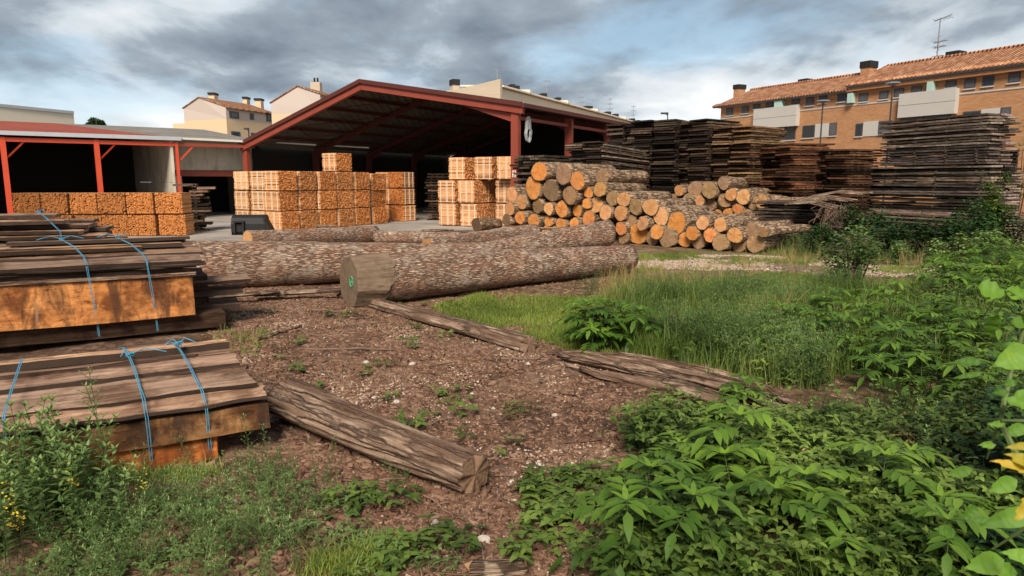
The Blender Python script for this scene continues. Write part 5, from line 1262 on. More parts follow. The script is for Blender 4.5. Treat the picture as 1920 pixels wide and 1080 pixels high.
# ------------------------------------------------------------------ street lamps
def lamp(px, ytop, Y, label, arm):
    P = AY(px, ytop, Y); t = empty('street_lamp', (P.x, P.y, 0), 0, label, 'street lamp')
    m = MB(); m.tube([(P.x, P.y, 0), (P.x, P.y, P.z)], [.045, .035], 8); m.build('pole', 'lamp_dark', t)
    m = MB()
    if arm: m.box((P.x-arm*.2, P.y, P.z+.05), (.45*abs(arm), .2, .10)); m.beam((P.x, P.y, P.z-.05), (P.x-arm*.2, P.y, P.z+.05), .06, .06)
    else: m.tube([(P.x, P.y, P.z), (P.x, P.y, P.z+.10), (P.x, P.y, P.z+.16)], [.12, .34, .28], 10)
    m.build('lamp_head', 'steel_grey' if not arm else 'lamp_dark', t)
lamp(1543, 194, 36, 'dark street lamp standing in front of the white panel of the brick house', 0)
lamp(1674, 161, 33, 'taller dark street lamp beside the large balcony of the brick house', 0)
lamp(1252, 214, 44, 'street lamp with a flat sideways head at the end of the big shed', 1)
lamp(466, 243, 42, 'small street lamp behind the left corner of the big shed', .6)
# ------------------------------------------------------------------ distant trees
def leafcloud(tpl_size, centers, n, seed):
    g = np.random.default_rng(seed); P = []
    for c, r in centers:
        k = int(n*r**2/sum(q[1]**2 for q in centers)); v = g.normal(0, 1, (k, 3)); v /= np.linalg.norm(v, axis=1)[:, None]; v *= (g.random((k, 1))**.4)*r*np.array([1, 1, 1.05]); P.append(v+np.array(c))
    P = np.concatenate(P); k = len(P); a = g.normal(0, 1, (k, 3)); a /= np.linalg.norm(a, axis=1)[:, None]; b = np.cross(a, g.normal(0, 1, (k, 3))); b /= np.linalg.norm(b, axis=1)[:, None]; s = tpl_size*g.uniform(.6, 1.3, (k, 1))
    V = np.stack([P-a*s, P+b*s*.5, P+a*s, P-b*s*.5], 1).reshape(-1, 3); F = (np.arange(k)*4)[:, None]+np.array([[0, 1, 2, 3]])
    return V, F, g.random(k)
def tree(px, ytop, Y, wpx, label, seed):
    top = AY(px, ytop, Y); t = empty('tree', (top.x, top.y, 0), 0, label, 'tree'); r = wpx/FPX*Y/2; h = top.z
    m = MB(); m.tube([(0, 0, 0), (.1, 0, h*.4), (-.1, .1, h*.8)], [.25, .18, .06], 8)
    for q in range(5):
        a = q*1.3; m.tube([(0, 0, h*(.4+.08*q)), (math.cos(a)*r*.7, math.sin(a)*r*.7, h*(.55+.08*q))], [.09, .03], 5)
    obj('trunk', m.mesh('trunk', ['trunk_brown']), t)
    rs = random.Random(seed); cs = [((rs.uniform(-r, r)*.55, rs.uniform(-r, r)*.5, h-r*rs.uniform(.5, 2.6)), r*rs.uniform(.38, .62)) for _ in range(9)]+[((0, 0, h-r*.5), r*.5)]
    V, F, Rr = leafcloud(.20, cs, 3600, seed); o = obj('crown', raw_mesh('crown', V, F, ['leaf_tree'], rnd=Rr), t)
tree(178, 224, 60, 34, 'dark bushy tree rising behind the red roof of the shelter', 5)
tree(279, 245, 62, 14, 'small treetop showing above the grey roof', 6)
tree(308, 244, 62, 9, 'tiny treetop nearest the beige annex above the grey roof', 7)
# ------------------------------------------------------------------ leaf templates
class TB:
    def __init__(s): s.V = []; s.F = []; s.R = []
    def leaf(s, p, d, up, L, Wd, fold=.25, droop=.25, r=None, shape='lance'):
        """leaf blade of 8 triangles from p along d, bending down"""
        p = np.array(p, float); d = np.array(d, float); d /= np.linalg.norm(d); up = np.array(up, float); sd = np.cross(d, up); sd /= max(np.linalg.norm(sd), 1e-6); up = np.cross(sd, d)
        prof = {'lance': ((.3, .48), (.65, .42)), 'ovate': ((.25, .5), (.62, .38)), 'heart': ((.15, .5), (.5, .5)), 'thin': ((.3, .5), (.7, .35))}[shape]
        o = len(s.V); s.V.append(p)
        for t, w in prof:
            c = p+d*L*t-up*droop*L*t*t
            s.V += [c-sd*Wd*w+up*fold*Wd*w, c, c+sd*Wd*w+up*fold*Wd*w]
        s.V.append(p+d*L-up*droop*L)
        s.F += [(o, o+2, o+1), (o, o+3, o+2), (o+1, o+2, o+5), (o+1, o+5, o+4), (o+2, o+3, o+6), (o+2, o+6, o+5), (o+4, o+5, o+7), (o+5, o+6, o+7)]
        r = random.random() if r is None else r; s.R += [r]*8
    def blade(s, p, d, L, w, bend, r=None, n=3):
        p = np.array(p, float); d = np.array(d, float); a = np.array([-d[1], d[0], 0.0]); la = np.linalg.norm(a); a = a/la if la > 1e-6 else np.array([1., 0, 0]); h = np.array([d[0], d[1], 0])
        o = len(s.V)
        for i in range(n):
            t = i/n; c = p+np.array([0, 0, 1])*L*t*(1-.25*t*bend)+h*L*bend*t*t; ww = w*(1-t*.6); s.V += [c-a*ww, c+a*ww]
        t = 1; s.V.append(p+np.array([0, 0, 1])*L*(1-.25*bend)+h*L*bend)
        for i in range(n-1): q = o+2*i; s.F += [(q, q+1, q+3), (q, q+3, q+2)]
        s.F.append((o+2*n-2, o+2*n-1, o+2*n)); r = random.random() if r is None else r; s.R += [r]*(2*(n-1)+1)
    def twig(s, a, b, w, r=.2):
        a = np.array(a, float); b = np.array(b, float); d = b-a; q = np.cross(d, [0.3, .2, 1]); q /= max(np.linalg.norm(q), 1e-6); q2 = np.cross(d, q); q2 /= max(np.linalg.norm(q2), 1e-6); o = len(s.V)
        for k in range(3):
            an = 2.09*k; v = (q*math.cos(an)+q2*math.sin(an)); s.V += [a+v*w, b+v*w*.6]
        for k in range(3):
            i, j = o+2*k, o+2*((k+1) % 3); s.F += [(i, j, j+1), (i, j+1, i+1)]; s.R += [r, r]
    def arr(s): return np.array(s.V, float), np.array(s.F, int), np.array(s.R, float)
def elder_leaf(tb, base, az, L, rise, seed_r, leaflet=.10, pairs=4, stem=None):
    """pinnate leaf: rachis arching out and down with paired lance shaped leaflets"""
    d = np.array([math.cos(az), math.sin(az), 0.0]); pts = []
    for i in range(7):
        t = i/6; pts.append(np.array(base)+d*L*t+np.array([0, 0, 1])*(rise*L*t-.55*L*t*t))
    (stem or tb).twig(pts[0], pts[3], .0035, .5); (stem or tb).twig(pts[3], pts[6], .0025, .5)
    for k in range(pairs):
        t = .22+.7*k/pairs; f = t*6; i = int(f); p = pts[i]*(1-(f-i))+pts[min(i+1, 6)]*(f-i); tan = pts[min(i+1, 6)]-pts[i]; tan /= np.linalg.norm(tan)
        for sg in (-1, 1):
            sd = np.array([-d[1], d[0], 0])*sg; dd = sd*.85+tan*.62+np.array([0, 0, random.uniform(-.15, .12)])
            tb.leaf(p, dd, (0, 0, 1), leaflet*random.uniform(.85, 1.15)*(1-.15*abs(k-1.2)/pairs), leaflet*.34, .25, .28, min(1, max(0, seed_r+random.uniform(-.3, .25))))
    tan = pts[6]-pts[5]; tb.leaf(pts[6], tan, (0, 0, 1), leaflet*1.15, leaflet*.38, .25, .3, seed_r)
def elder_plant(seed, H=.6, nodes=5, ll=.10):
    random.seed(seed); tb = TB(); st = TB(); x = y = 0; lean = (random.uniform(-.12, .12), random.uniform(-.12, .12)); prev = np.zeros(3); az = random.uniform(0, 6)
    for i in range(nodes):
        t = (i+1)/nodes; p = np.array([lean[0]*t*H, lean[1]*t*H, H*(.25+.75*t)]); st.twig(prev, p, .009*(1.2-t), .3); prev = p; az += math.pi/2+random.uniform(-.3, .3)
        for s_ in (0, math.pi):
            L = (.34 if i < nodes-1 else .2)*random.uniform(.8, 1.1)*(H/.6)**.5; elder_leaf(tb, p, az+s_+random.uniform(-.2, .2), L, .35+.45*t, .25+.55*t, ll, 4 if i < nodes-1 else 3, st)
    for k in range(5): tb.leaf(prev, (math.cos(k*1.3), math.sin(k*1.3), .8), (0, 0, 1), ll*.7, ll*.24, .3, .2, .95)
    random.seed(seed+1); return tb.arr(), st.arr()
def leafy_stalk(seed, H=.45, n=16, L=.07, Wd=.02, stalks=3, shape='lance', up=.5, spread=.12, branch=0.0, drp=.2):
    random.seed(seed); tb = TB()
    for s_ in range(stalks):
        a0 = random.uniform(0, 6.3); b = np.array([math.cos(a0)*spread*.3, math.sin(a0)*spread*.3, 0]); h = H*random.uniform(.7, 1.1); tip = b+np.array([math.cos(a0)*spread, math.sin(a0)*spread, h]); mid = (b+tip)/2*np.array([.8, .8, 1.05])
        tb.twig(b, mid, .004, .2); tb.twig(mid, tip, .003, .25); az = random.uniform(0, 6)
        for i in range(n):
            t = .12+.88*i/n; p = b*(1-t)**2+2*mid*t*(1-t)+tip*t*t if False else (b+(mid-b)*min(1, t*2) if t < .5 else mid+(tip-mid)*(t*2-1)); az += 2.4
            l = L*(1.15-.6*t)*random.uniform(.8, 1.2)
            if branch and random.random() < branch:
                e = p+np.array([math.cos(az), math.sin(az), .9])*l*1.3; tb.twig(p, e, .002, .3)
                for q in range(4): f = .3+.23*q; az2 = az+q*1.9; tb.leaf(p+(e-p)*f, (math.cos(az2), math.sin(az2), .6), (0, 0, 1), l*.6, Wd*.6, .2, drp, min(1, .3+.6*t+random.uniform(-.15, .15)), shape)
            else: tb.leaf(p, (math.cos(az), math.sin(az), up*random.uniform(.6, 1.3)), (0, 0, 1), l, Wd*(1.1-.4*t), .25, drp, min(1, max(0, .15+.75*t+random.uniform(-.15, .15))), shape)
        for q in range(4): tb.leaf(tip, (math.cos(q*1.6), math.sin(q*1.6), 1.3), (0, 0, 1), L*.55, Wd*.6, .3, .1, .95, shape)
    return tb.arr()
def cover_clump(seed, n=9, L=.06, H=.16, spread=.16):
    random.seed(seed); tb = TB()
    for i in range(n):
        a = random.uniform(0, 6.3); r = spread*random.random()**.5; h = H*random.uniform(.35, 1.1); p = (math.cos(a)*r, math.sin(a)*r, h); tb.twig((p[0]*.6, p[1]*.6, 0), p, .002, .1)
        a2 = random.uniform(0, 6.3)
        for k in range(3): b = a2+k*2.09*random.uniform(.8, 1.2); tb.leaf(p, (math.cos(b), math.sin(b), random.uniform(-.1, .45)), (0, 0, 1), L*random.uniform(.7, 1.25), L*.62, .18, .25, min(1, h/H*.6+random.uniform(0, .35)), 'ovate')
    return tb.arr()
def grass_tuft(seed, n=12, H=.35, w=.003, spread=.05, bend=.5):
    random.seed(seed); tb = TB()
    for i in range(n):
        a = random.uniform(0, 6.3); r = spread*random.random()**.5; b = random.uniform(0, 6.3); tb.blade((math.cos(a)*r, math.sin(a)*r, 0), (math.cos(b), math.sin(b), 0), H*random.uniform(.5, 1.15), w, bend*random.uniform(.2, 1.2))
    return tb.arr()
def chip_tpl(seed, l, w):
    random.seed(seed); tb = TB(); n = 5; v = [(math.cos(6.28*i/n)*l*random.uniform(.6, 1.1), math.sin(6.28*i/n)*w*random.uniform(.6, 1.1), random.uniform(0, .006)) for i in range(n)]
    o = len(tb.V); tb.V += [np.array(q) for q in v]+[np.array((0, 0, .010))]+[np.array((q[0], q[1], -.006)) for q in v]
    for i in range(n):
        j = (i+1) % n; tb.F += [(i, j, n), (i, n+1+i, n+1+j), (i, n+1+j, j)]; tb.R += [.5]*3
    return tb.arr()
def flat(px, py): return np.stack([px, py], 1)
# ------------------------------------------------------------------ chips, stones, litter
def patch(k, th, g=4):
    return lambda x, y, a, b: np.clip((fbm(x*k+3, y*k+9, 3)-th)*g, 0, 1)
SOILP = [(380, 560), (600, 545), (900, 560), (1000, 600), (1120, 680), (1300, 760), (1260, 900), (1180, 1000), (1150, 1100), (520, 1100), (560, 900), (500, 780), (400, 640)]
CH = [chip_tpl(i, l, w) for i, (l, w) in enumerate(((.022, .008), (.03, .007), (.015, .011), (.04, .006), (.012, .009)))]
def chip_d(x, y, a, b): w = (fbm(x*2, y*2, 3)-0.45)*120; return np.clip((fbm(x*1.1+7, y*1.1, 3)-.30)*4.5, .08, 1)*(1-.8*blob(a+w, b+w*.25, DARK))
ALLP = [(-100, 470), (1900, 470), (1980, 1120), (-100, 1120)]
WIDE = [(330, 520), (1000, 540), (1500, 640), (1500, 1100), (-50, 1100), (-50, 900), (400, 640)]
stuffmesh('wood_chips', CH, np.concatenate([sample(SOILP, 26000, chip_d), sample(WIDE, 14000, patch(1.7, .40, 6))]), (.5, 1.25), 'chips', 'brown bark and wood chips strewn over the soil', 'wood chips', .35)
stuffmesh('bark_litter', [chip_tpl(50+i, .05, .016) for i in range(4)], np.concatenate([sample([(380, 500), (1750, 500), (1900, 620), (1300, 1090), (380, 1090)], 4200, chip_d), sample([(640, 560), (1150, 520), (1160, 545), (900, 590), (720, 600)], 1100), sample([(400, 545), (650, 545), (640, 570), (420, 600)], 500), sample([(520, 800), (860, 925), (840, 945), (560, 860)], 350), sample([(440, 600), (560, 680), (500, 710), (430, 650)], 260)]), (.4, 1.6), 'chips', 'larger bark flakes lying over the whole yard', 'bark', .3)
def pale_d(x, y, a, b): w = (fbm(x*2, y*2, 3)-0.45)*120; return np.clip((fbm(x*2.3+31, y*2.3, 3)-.50)*5, .02, .5)+.9*blob(a+w, b+w*.25, PALE)
stuffmesh('pale_chips', [chip_tpl(70+i, .018, .011) for i in range(4)], sample(SOILP, 5500, pale_d), (.3, 1.1), 'pale_chips', 'pale wood crumbs and small white stones in patches', 'wood chips', .35)
stuffmesh('pale_gravel', [chip_tpl(80+i, .05, .028) for i in range(4)], np.concatenate([sample([(1180, 478), (1420, 478), (1600, 492), (1580, 512), (1400, 510), (1190, 502)], 3600, patch(1.0, .3, 4)), sample([(1600, 500), (1800, 505), (1790, 528), (1620, 518)], 1500), sample([(360, 455), (900, 440), (900, 470), (380, 490)], 1500)]), (.4, 1.3), 'pale_chips', 'pale chips on the track in front of the log pile', 'wood chips', .35)
stuffmesh('needle_litter', [chip_tpl(90+i, .05, .0035) for i in range(3)], np.concatenate([sample(SOILP, 7000), sample([(380, 890), (700, 880), (1000, 960), (1100, 1090), (200, 1090)], 3500)]), (.4, 1.5), 'chips', 'thin dry splinters and stalks on the soil', 'litter', .3)
def twig_tpl(seed):
    random.seed(seed); tb = TB(); L = 1.0; p = np.array((-.5, 0, .03)); a = random.uniform(-.2, .2)
    for i in range(5):
        q = p+np.array((.2, .2*math.sin(a), random.uniform(-.012, .012))); a += random.uniform(-.5, .5); tb.twig(p, q, .030*(1-i*.13), .4); p = q
        if i in (1, 3): tb.twig(p, p+np.array((.12, random.choice((-1, 1))*.12, .02)), .015, .5)
    return tb.arr()
TWT = [twig_tpl(500+i) for i in range(6)]
stuffmesh('twig_litter', TWT, np.concatenate([sample(SOILP, 420, chip_d), sample([(380, 545), (700, 540), (640, 700), (400, 680)], 90), sample([(520, 660), (950, 680), (950, 780), (560, 740)], 80), sample([(1000, 860), (1270, 840), (1200, 1000), (900, 1090), (600, 1090), (560, 980)], 190), sample([(620, 560), (1100, 530), (900, 600), (720, 600)], 130), sample([(1600, 860), (1850, 860), (1850, 960), (1600, 960)], 120)]), (.05, .32), 'chips', 'thin broken twigs scattered over the soil', 'twigs', .04)
def stone(px, py, r, seed):
    c = G(px, py); rs = random.Random(seed); m = MB(); n = 9; vs = []; fs = []
    for i in range(5):
        ph = -1.2+2.4*i/4
        for k in range(n):
            a = 6.283*k/n; q = r*(1+.25*mnoise.noise(Vector((math.cos(a)*2+seed, math.sin(a)*2, ph)))); vs.append((math.cos(a)*math.cos(ph)*q*1.2, math.sin(a)*math.cos(ph)*q, math.sin(ph)*q*.65))
    for i in range(4):
        for k in range(n): fs.append((i*n+k, i*n+(k+1) % n, (i+1)*n+(k+1) % n, (i+1)*n+k))
    fs += [tuple(range(n-1, -1, -1)), tuple(range(4*n, 5*n))]
    o = obj('stone', raw_mesh('stone', vs, fs, ['stone_pale'], smooth=False), loc=(c.x, c.y, hz(c.x, c.y)+r*.35), rot=(0, 0, seed))
    tag(o, 'small pale stone lying on the brown soil', 'stone', 'pale stones scattered on the soil')
for i, (px, py, r) in enumerate(((906, 1012, .032), (1040, 775, .022), (743, 752, .028), (687, 683, .028), (773, 688, .03), (990, 683, .025), (925, 762, .016), (460, 997, .018), (440, 942, .017), (818, 978, .02), (780, 650, .03), (1075, 950, .018), (1010, 865, .018), (1100, 905, .016), (700, 745, .02), (600, 730, .018), (1265, 866, .018), (885, 735, .017), (840, 905, .015), (735, 1010, .016), (960, 900, .02), (1160, 890, .013), (640, 762, .018))): stone(px, py, r, i)
# ------------------------------------------------------------------ grass
GT = [grass_tuft(i, 11, .38, .0032, .07, .5) for i in range(5)]; GS = [grass_tuft(20+i, 12, .10, .0028, .06, .9) for i in range(4)]; GD = [grass_tuft(40+i, 9, .45, .0028, .05, .6) for i in range(4)]
SHORTP = [(810, 580), (900, 555), (1120, 560), (1250, 600), (1260, 680), (1120, 672), (1000, 640), (900, 620)]
stuffmesh('short_grass', GS, np.concatenate([sample(SHORTP, 5200, patch(1.1, .22, 5)), sample([(1180, 478), (1800, 470), (1900, 540), (1200, 540)], 3000, patch(.8, .44, 7)), sample([(400, 620), (500, 620), (480, 670), (410, 660)], 60), sample([(0, 900), (560, 880), (760, 1000), (700, 1090), (0, 1090)], 380, patch(1.4, .44, 6))]), (.4, 1.1), 'grass_short', 'short green grass beside the nearest trunk and along the track', 'grass')
TALLP = [(1150, 565), (1560, 560), (1720, 580), (1560, 640), (1300, 690), (1180, 670), (1100, 600)]
stuffmesh('tall_grass', GT, np.concatenate([sample(TALLP, 2300, patch(.9, .28, 5)), sample([(1250, 640), (1900, 560), (1900, 720), (1300, 740)], 800)]), (.5, 1.15), 'grass_blade', 'tall loose grass growing beyond the green patch', 'grass', .12)
stuffmesh('meadow_grass', GT, np.concatenate([sample([(1160, 530), (1560, 525), (1720, 560), (1150, 570)], 900, patch(.9, .3, 5)), sample([(1430, 466), (1900, 466), (1920, 492), (1450, 486)], 1100, patch(.7, .3, 6)), sample([(1820, 490), (1920, 490), (1920, 560), (1800, 560)], 400)]), (.25, .6), 'grass_blade', 'shorter loose grass either side of the chip track', 'grass', .12)
stuffmesh('dry_grass', GD, np.concatenate([sample([(1130, 505), (1500, 500), (1480, 545), (1150, 560)], 170, patch(1.2, .4, 6)), sample([(1430, 470), (1560, 470), (1560, 520), (1430, 500)], 50), sample([(1400, 600), (1480, 600), (1480, 640), (1400, 640)], 60), sample([(1120, 540), (1180, 540), (1180, 600), (1120, 600)], 60), sample([(1640, 470), (1760, 480), (1760, 520), (1650, 510)], 60)]), (.5, 1.15), 'grass_dry', 'dry yellowish grass stalks among the green weeds', 'grass', .12)
# ------------------------------------------------------------------ low leaf cover
CV = [cover_clump(100+i, 13, .036, .13+.02*i, .17) for i in range(8)]; CVs = [cover_clump(120+i, 6, .045, .08, .10) for i in range(4)]
COVP = [(1190, 808), (1290, 812), (1400, 836), (1540, 836), (1640, 770), (1980, 700), (2050, 1130), (1150, 1130), (1190, 1000), (1280, 920), (1200, 850)]
stuffmesh('leaf_cover', CV, sample(COVP, 2500, lambda x, y, a, b: np.clip((fbm(x*1.6, y*1.6, 3)-.33)*5, .05, 1)), (.45, 1.2), 'leaf_cover', 'low dense cover of nettle and bramble leaves at lower right', 'ground cover', .28)
stuffmesh('low_leaves', CV, sample([(1260, 690), (1560, 600), (1980, 540), (2050, 760), (1560, 745), (1400, 715), (1270, 670)], 1000, patch(.9, .3, 5)), (.6, 1.2), 'leaf_cover', 'leafy undergrowth below the elder plants', 'ground cover', .28)
stuffmesh('seedlings', CVs, np.concatenate([sample([(600, 980), (900, 1000), (900, 1090), (600, 1090)], 14, patch(1.5, .4, 8)), sample([(1000, 900), (1200, 900), (1150, 1100), (930, 1100)], 70, patch(1.5, .42, 8)), sample([(640, 930), (760, 930), (740, 980), (640, 980)], 9), sample([(500, 650), (600, 650), (900, 740), (900, 800), (560, 720)], 14), sample([(940, 760), (1000, 760), (1000, 790), (940, 790)], 3), sample([(400, 560), (1900, 560), (1300, 1090), (420, 1090)], 60, patch(1.2, .5, 8))]), (.6, 1.3), 'leaf_cover', 'scattered small seedlings on the bare soil', 'seedlings', .15)
# ------------------------------------------------------------------ elder plants: things of their own
EL = []
for i in range(7):
    (V, F, Rr), (V2, F2, R2) = elder_plant(200+i, [.36, .42, .32, .40, .45, .3, .36][i], [4, 4, 3, 4, 4, 3, 4][i], [.125, .13, .12, .14, .13, .12, .135][i])
    EL.append((raw_mesh('foliage', V, F, ['leaf_elder'], rnd=Rr), raw_mesh('stem', V2, F2, ['stem_green'], rnd=R2)))
def plant(kind, mats, x, y, sc, label, cat, group, z=None, name='elder_plant'):
    t = empty(name, (x, y, (hz(x, y) if z is None else z)-.01), random.uniform(0, 6.28), label, cat, group); t.scale = (sc, sc, sc*random.uniform(.9, 1.1)); t.rotation_euler.x = random.gauss(0, .07); t.rotation_euler.y = random.gauss(0, .07)
    obj('foliage', mats[0], t)
    if mats[1]: obj('stem', mats[1], t)
    return t
def spaced(poly, n, dmin, tries=6):
    out = []; P = sample(poly, n*tries)
    for p in P:
        if all((p[0]-q[0])**2+(p[1]-q[1])**2 > dmin*dmin for q in out): out.append(p)
        if len(out) >= n: break
    return out
zones = [
 ([(1090, 640), (1215, 640), (1215, 668), (1100, 668)], 12, .16, (.85, 1.1), 'bright elder plant in the round clump between the short grass and the split log', 'elder plants in the clump by the short grass'),
 ([(1150, 965), (1330, 900), (1480, 960), (1560, 1120), (1180, 1120)], 17, .27, (.8, 1.08), 'broad leaved elder plant in the nearest bright clump at the lower edge', 'elder plants in the nearest clump'),
 ([(1500, 960), (1760, 950), (1800, 1140), (1500, 1140)], 11, .30, (.75, 1.05), 'elder plant at the lower right in front of the low leaf cover', 'elder plants at the lower right'),
 ([(1330, 770), (1420, 760), (1440, 850), (1340, 870)], 4, .28, (.55, .7), 'small elder plant beside the lower end of the split log', 'elder plants beside the split log'),
 ([(1300, 660), (1560, 640), (1800, 640), (1900, 700), (1880, 790), (1600, 740), (1500, 715), (1340, 680)], 62, .31, (.75, 1.1), 'elder plant in the broad field between the split log and the right edge', 'elder plants in the broad middle field'),
 ([(1480, 600), (1900, 560), (2000, 640), (1600, 650), (1400, 630)], 36, .42, (.8, 1.1), 'elder plant in the farther field beyond the reddish rotten log', 'elder plants in the farther field'),
 ([(1740, 520), (1990, 510), (2000, 570), (1760, 575)], 26, .40, (1.0, 1.35), 'elder plant in the dark far group below the tall board stack', 'elder plants in the far group')]
for poly, n, dm, sc, lab, grp in zones:
    for p in spaced(poly, n, dm):
        plant('elder', EL[random.randrange(7)], p[0], p[1], random.uniform(*sc), lab, 'plant', grp)
# ------------------------------------------------------------------ weeds at lower left
def mk_weeds():
    A = [raw_mesh('foliage', *leafy_stalk(300+i, .50, 17, .085, .026, 3, 'lance', .55, .14)[:2], ['leaf_elder']) for i in range(0)]
    out = []
    for i in range(4): V, F, Rr = leafy_stalk(300+i, .50, 16, .09, .030, 3, 'lance', .6, .14); out.append(raw_mesh('foliage', V, F, ['leaf_weed'], rnd=Rr))
    fine = []
    for i in range(5): V, F, Rr = leafy_stalk(330+i, .42, 15, .055, .011, 4, 'thin', .7, .20, .55); fine.append(raw_mesh('foliage', V, F, ['leaf_weed'], rnd=Rr))
    tall = []
    for i in range(2): V, F, Rr = leafy_stalk(350+i, .75, 26, .055, .014, 1, 'thin', .9, .05, .6); tall.append(raw_mesh('foliage', V, F, ['leaf_weed'], rnd=Rr))
    return out, fine, tall
BW, FW, TW = mk_weeds()
def single(me, x, y, sc, label, cat, group, name='weed_plant', z=None):
    t = obj(name, me, loc=(x, y, (hz(x, y) if z is None else z)-.01), rot=(random.gauss(0, .08), random.gauss(0, .08), random.uniform(0, 6.28))); t.scale = (sc, sc, sc*random.uniform(.9, 1.15)); return tag(t, label, cat, group)
for p in spaced([(-150, 930), (190, 905), (210, 1010), (-100, 1090)], 46, .085): single(BW[random.randrange(4)], p[0], p[1], random.uniform(.72, 1.0), 'bushy broad leaved weed in the dense patch at the lower left corner', 'weed', 'broad leaved weeds at lower left')
for p in spaced([(150, 945), (430, 925), (600, 960), (590, 1120), (60, 1150)], 72, .11): single(FW[random.randrange(5)], p[0], p[1], random.uniform(.38, .8), 'fine leaved pale weed in front of the low timber pack', 'weed', 'fine leaved weeds before the low pack')
for p in spaced([(470, 880), (620, 900), (620, 960), (450, 940)], 14, .12): single(FW[random.randrange(5)], p[0], p[1], random.uniform(.35, .6), 'short fine weed between the low pack and the rotten log', 'weed', 'short weeds near the rotten log')
for p in spaced([(1200, 810), (1420, 830), (1700, 800), (1800, 900), (1480, 950), (1240, 900)], 30, .22): single(BW[random.randrange(4)], p[0], p[1], random.uniform(.35, .6), 'upright leafy weed rising out of the low leaf cover at right', 'weed', 'upright weeds in the low cover')
_dp = sample([(1300, 820), (1850, 800), (1850, 980), (1450, 960), (1200, 960)], 170)
stuffmesh('dead_stalks', TWT, _dp, (.12, .42), 'grass_dry', 'thin dead stalks tangled in the low leaf cover', 'stalks', .35, z=hgt(_dp[:, 0], _dp[:, 1])+.09)
for px, py, s in ((478, 905, .62), (498, 890, .5), (372, 935, .55), (210, 945, .95), (235, 950, 1.0), (455, 925, .45)):
    c = G(px, py); single(TW[random.randrange(2)], c.x, c.y, s, 'single tall thin weed standing up in front of the low pack side', 'weed', 'tall thin weeds by the low pack')
for px, py, s in ((1095, 555, 1.0), (1105, 545, .8), (760, 905, .5), (1275, 700, .6), (1500, 515, .9)):
    c = G(px, py); single(FW[random.randrange(5)], c.x, c.y, s, 'lone upright weed growing out of open ground', 'weed', 'lone upright weeds')
WFT = [leafy_stalk(370+i, .5, 14, .06, .013, 3, 'thin', .7, .18, .5) for i in range(4)]
stuffmesh('weed_mass', WFT, np.concatenate([sample([(1180, 575), (1560, 560), (1720, 590), (1600, 640), (1300, 680), (1190, 650)], 520, patch(.9, .34, 5)), sample([(1250, 660), (1520, 650), (1540, 745), (1420, 725)], 260), sample([(1440, 470), (1900, 468), (1950, 500), (1500, 488)], 200, patch(.7, .35, 6))]), (.45, 1.0), 'leaf_weed', 'mass of fine leaved green weeds between the elder and the track', 'weeds', .12)
stuffmesh('low_weeds', [cover_clump(140+i, 8, .03, .09, .10) for i in range(4)], sample([(0, 930), (560, 900), (720, 1000), (880, 1100), (0, 1100)], 170, patch(2.0, .42, 7)), (.4, .9), 'leaf_weed', 'low green weeds carpeting the lower left ground', 'weeds', .15)
YF = TB(); random.seed(8)
for i in range(26): a = random.uniform(0, 6.3); r = random.uniform(0, .05); h = .3+.18*random.random(); YF.leaf((math.cos(a)*r, math.sin(a)*r, h), (math.cos(a), math.sin(a), .5), (0, 0, 1), .016, .012, 0, .1, random.random(), 'ovate')
nfl = len(YF.F)
for i in range(5): YF.twig((0, 0, 0), (random.gauss(0, .02), random.gauss(0, .02), .4), .0012)
me = raw_mesh('yellow_flower', *YF.arr()[:2], ['flower_yellow', 'leaf_weed'], mi=[0]*nfl+[1]*(len(YF.F)-nfl), rnd=YF.arr()[2])
for px, py in ((20, 1075), (35, 1060), (5, 1085), (48, 1075), (265, 1000), (150, 1010)):
    c = G(px, py); single(me, c.x, c.y, random.uniform(.6, .9), 'small yellow flowering weed at the lower left corner', 'flower', 'yellow flowering weeds', 'yellow_flower')
# ------------------------------------------------------------------ shrubs and ivy by the stacks
def shrub(x, y, r, h, n, leaf, label, cat, seed, mat='leaf_ivy', group=None, name='shrub', lobes=8, z0=0.0):
    g = np.random.default_rng(seed); cs = [((g.uniform(-r, r)*.6, g.uniform(-r, r)*.5, z0+h*g.uniform(.2, .85)), r*g.uniform(.3, .55)) for _ in range(lobes)]
    t = empty(name, (x, y, hz(x, y)), 0, label, cat, group); m = MB()
    for c, rr in cs[:6]: m.tube([(0, 0, 0), (c[0]*.5, c[1]*.5, c[2]*.6), c], [.02, .014, .006], 5)
    obj('stem', m.mesh('stem', ['trunk_brown']), t)
    P = []
    for c, rr in cs:
        k = max(8, int(n*rr*rr/sum(q[1]**2 for q in cs))); v = g.normal(0, 1, (k, 3)); v /= np.linalg.norm(v, axis=1)[:, None]; v *= (g.random((k, 1))**.5)*rr; P.append(v+np.array(c))
    P = np.concatenate(P); P = P[P[:, 2] > 0.01]; tb = TB(); random.seed(seed)
    a = random.uniform(0, 6)
    for p in P:
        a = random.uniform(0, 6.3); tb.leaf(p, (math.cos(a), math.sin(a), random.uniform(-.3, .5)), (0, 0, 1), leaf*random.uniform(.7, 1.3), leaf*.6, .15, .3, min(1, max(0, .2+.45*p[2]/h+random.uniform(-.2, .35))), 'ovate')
    V, F, Rr = tb.arr(); obj('foliage', raw_mesh('foliage', V, F, [mat], rnd=Rr), t)
    return t
def sh(px, py, r, h, n, leaf, label, cat, seed, **k):
    c = G(px, py); return shrub(c.x, c.y, r, h, n, leaf, label, cat, seed, **k)
sh(1592, 548, .62, 1.1, 1300, .085, 'light green leafy shrub standing alone before the dark ivy', 'shrub', 1, mat='leaf_weed')
sh(1612, 540, .45, 1.25, 500, .07, 'sparse taller twiggy shrub beside the light green one', 'shrub', 2, mat='leaf_weed')
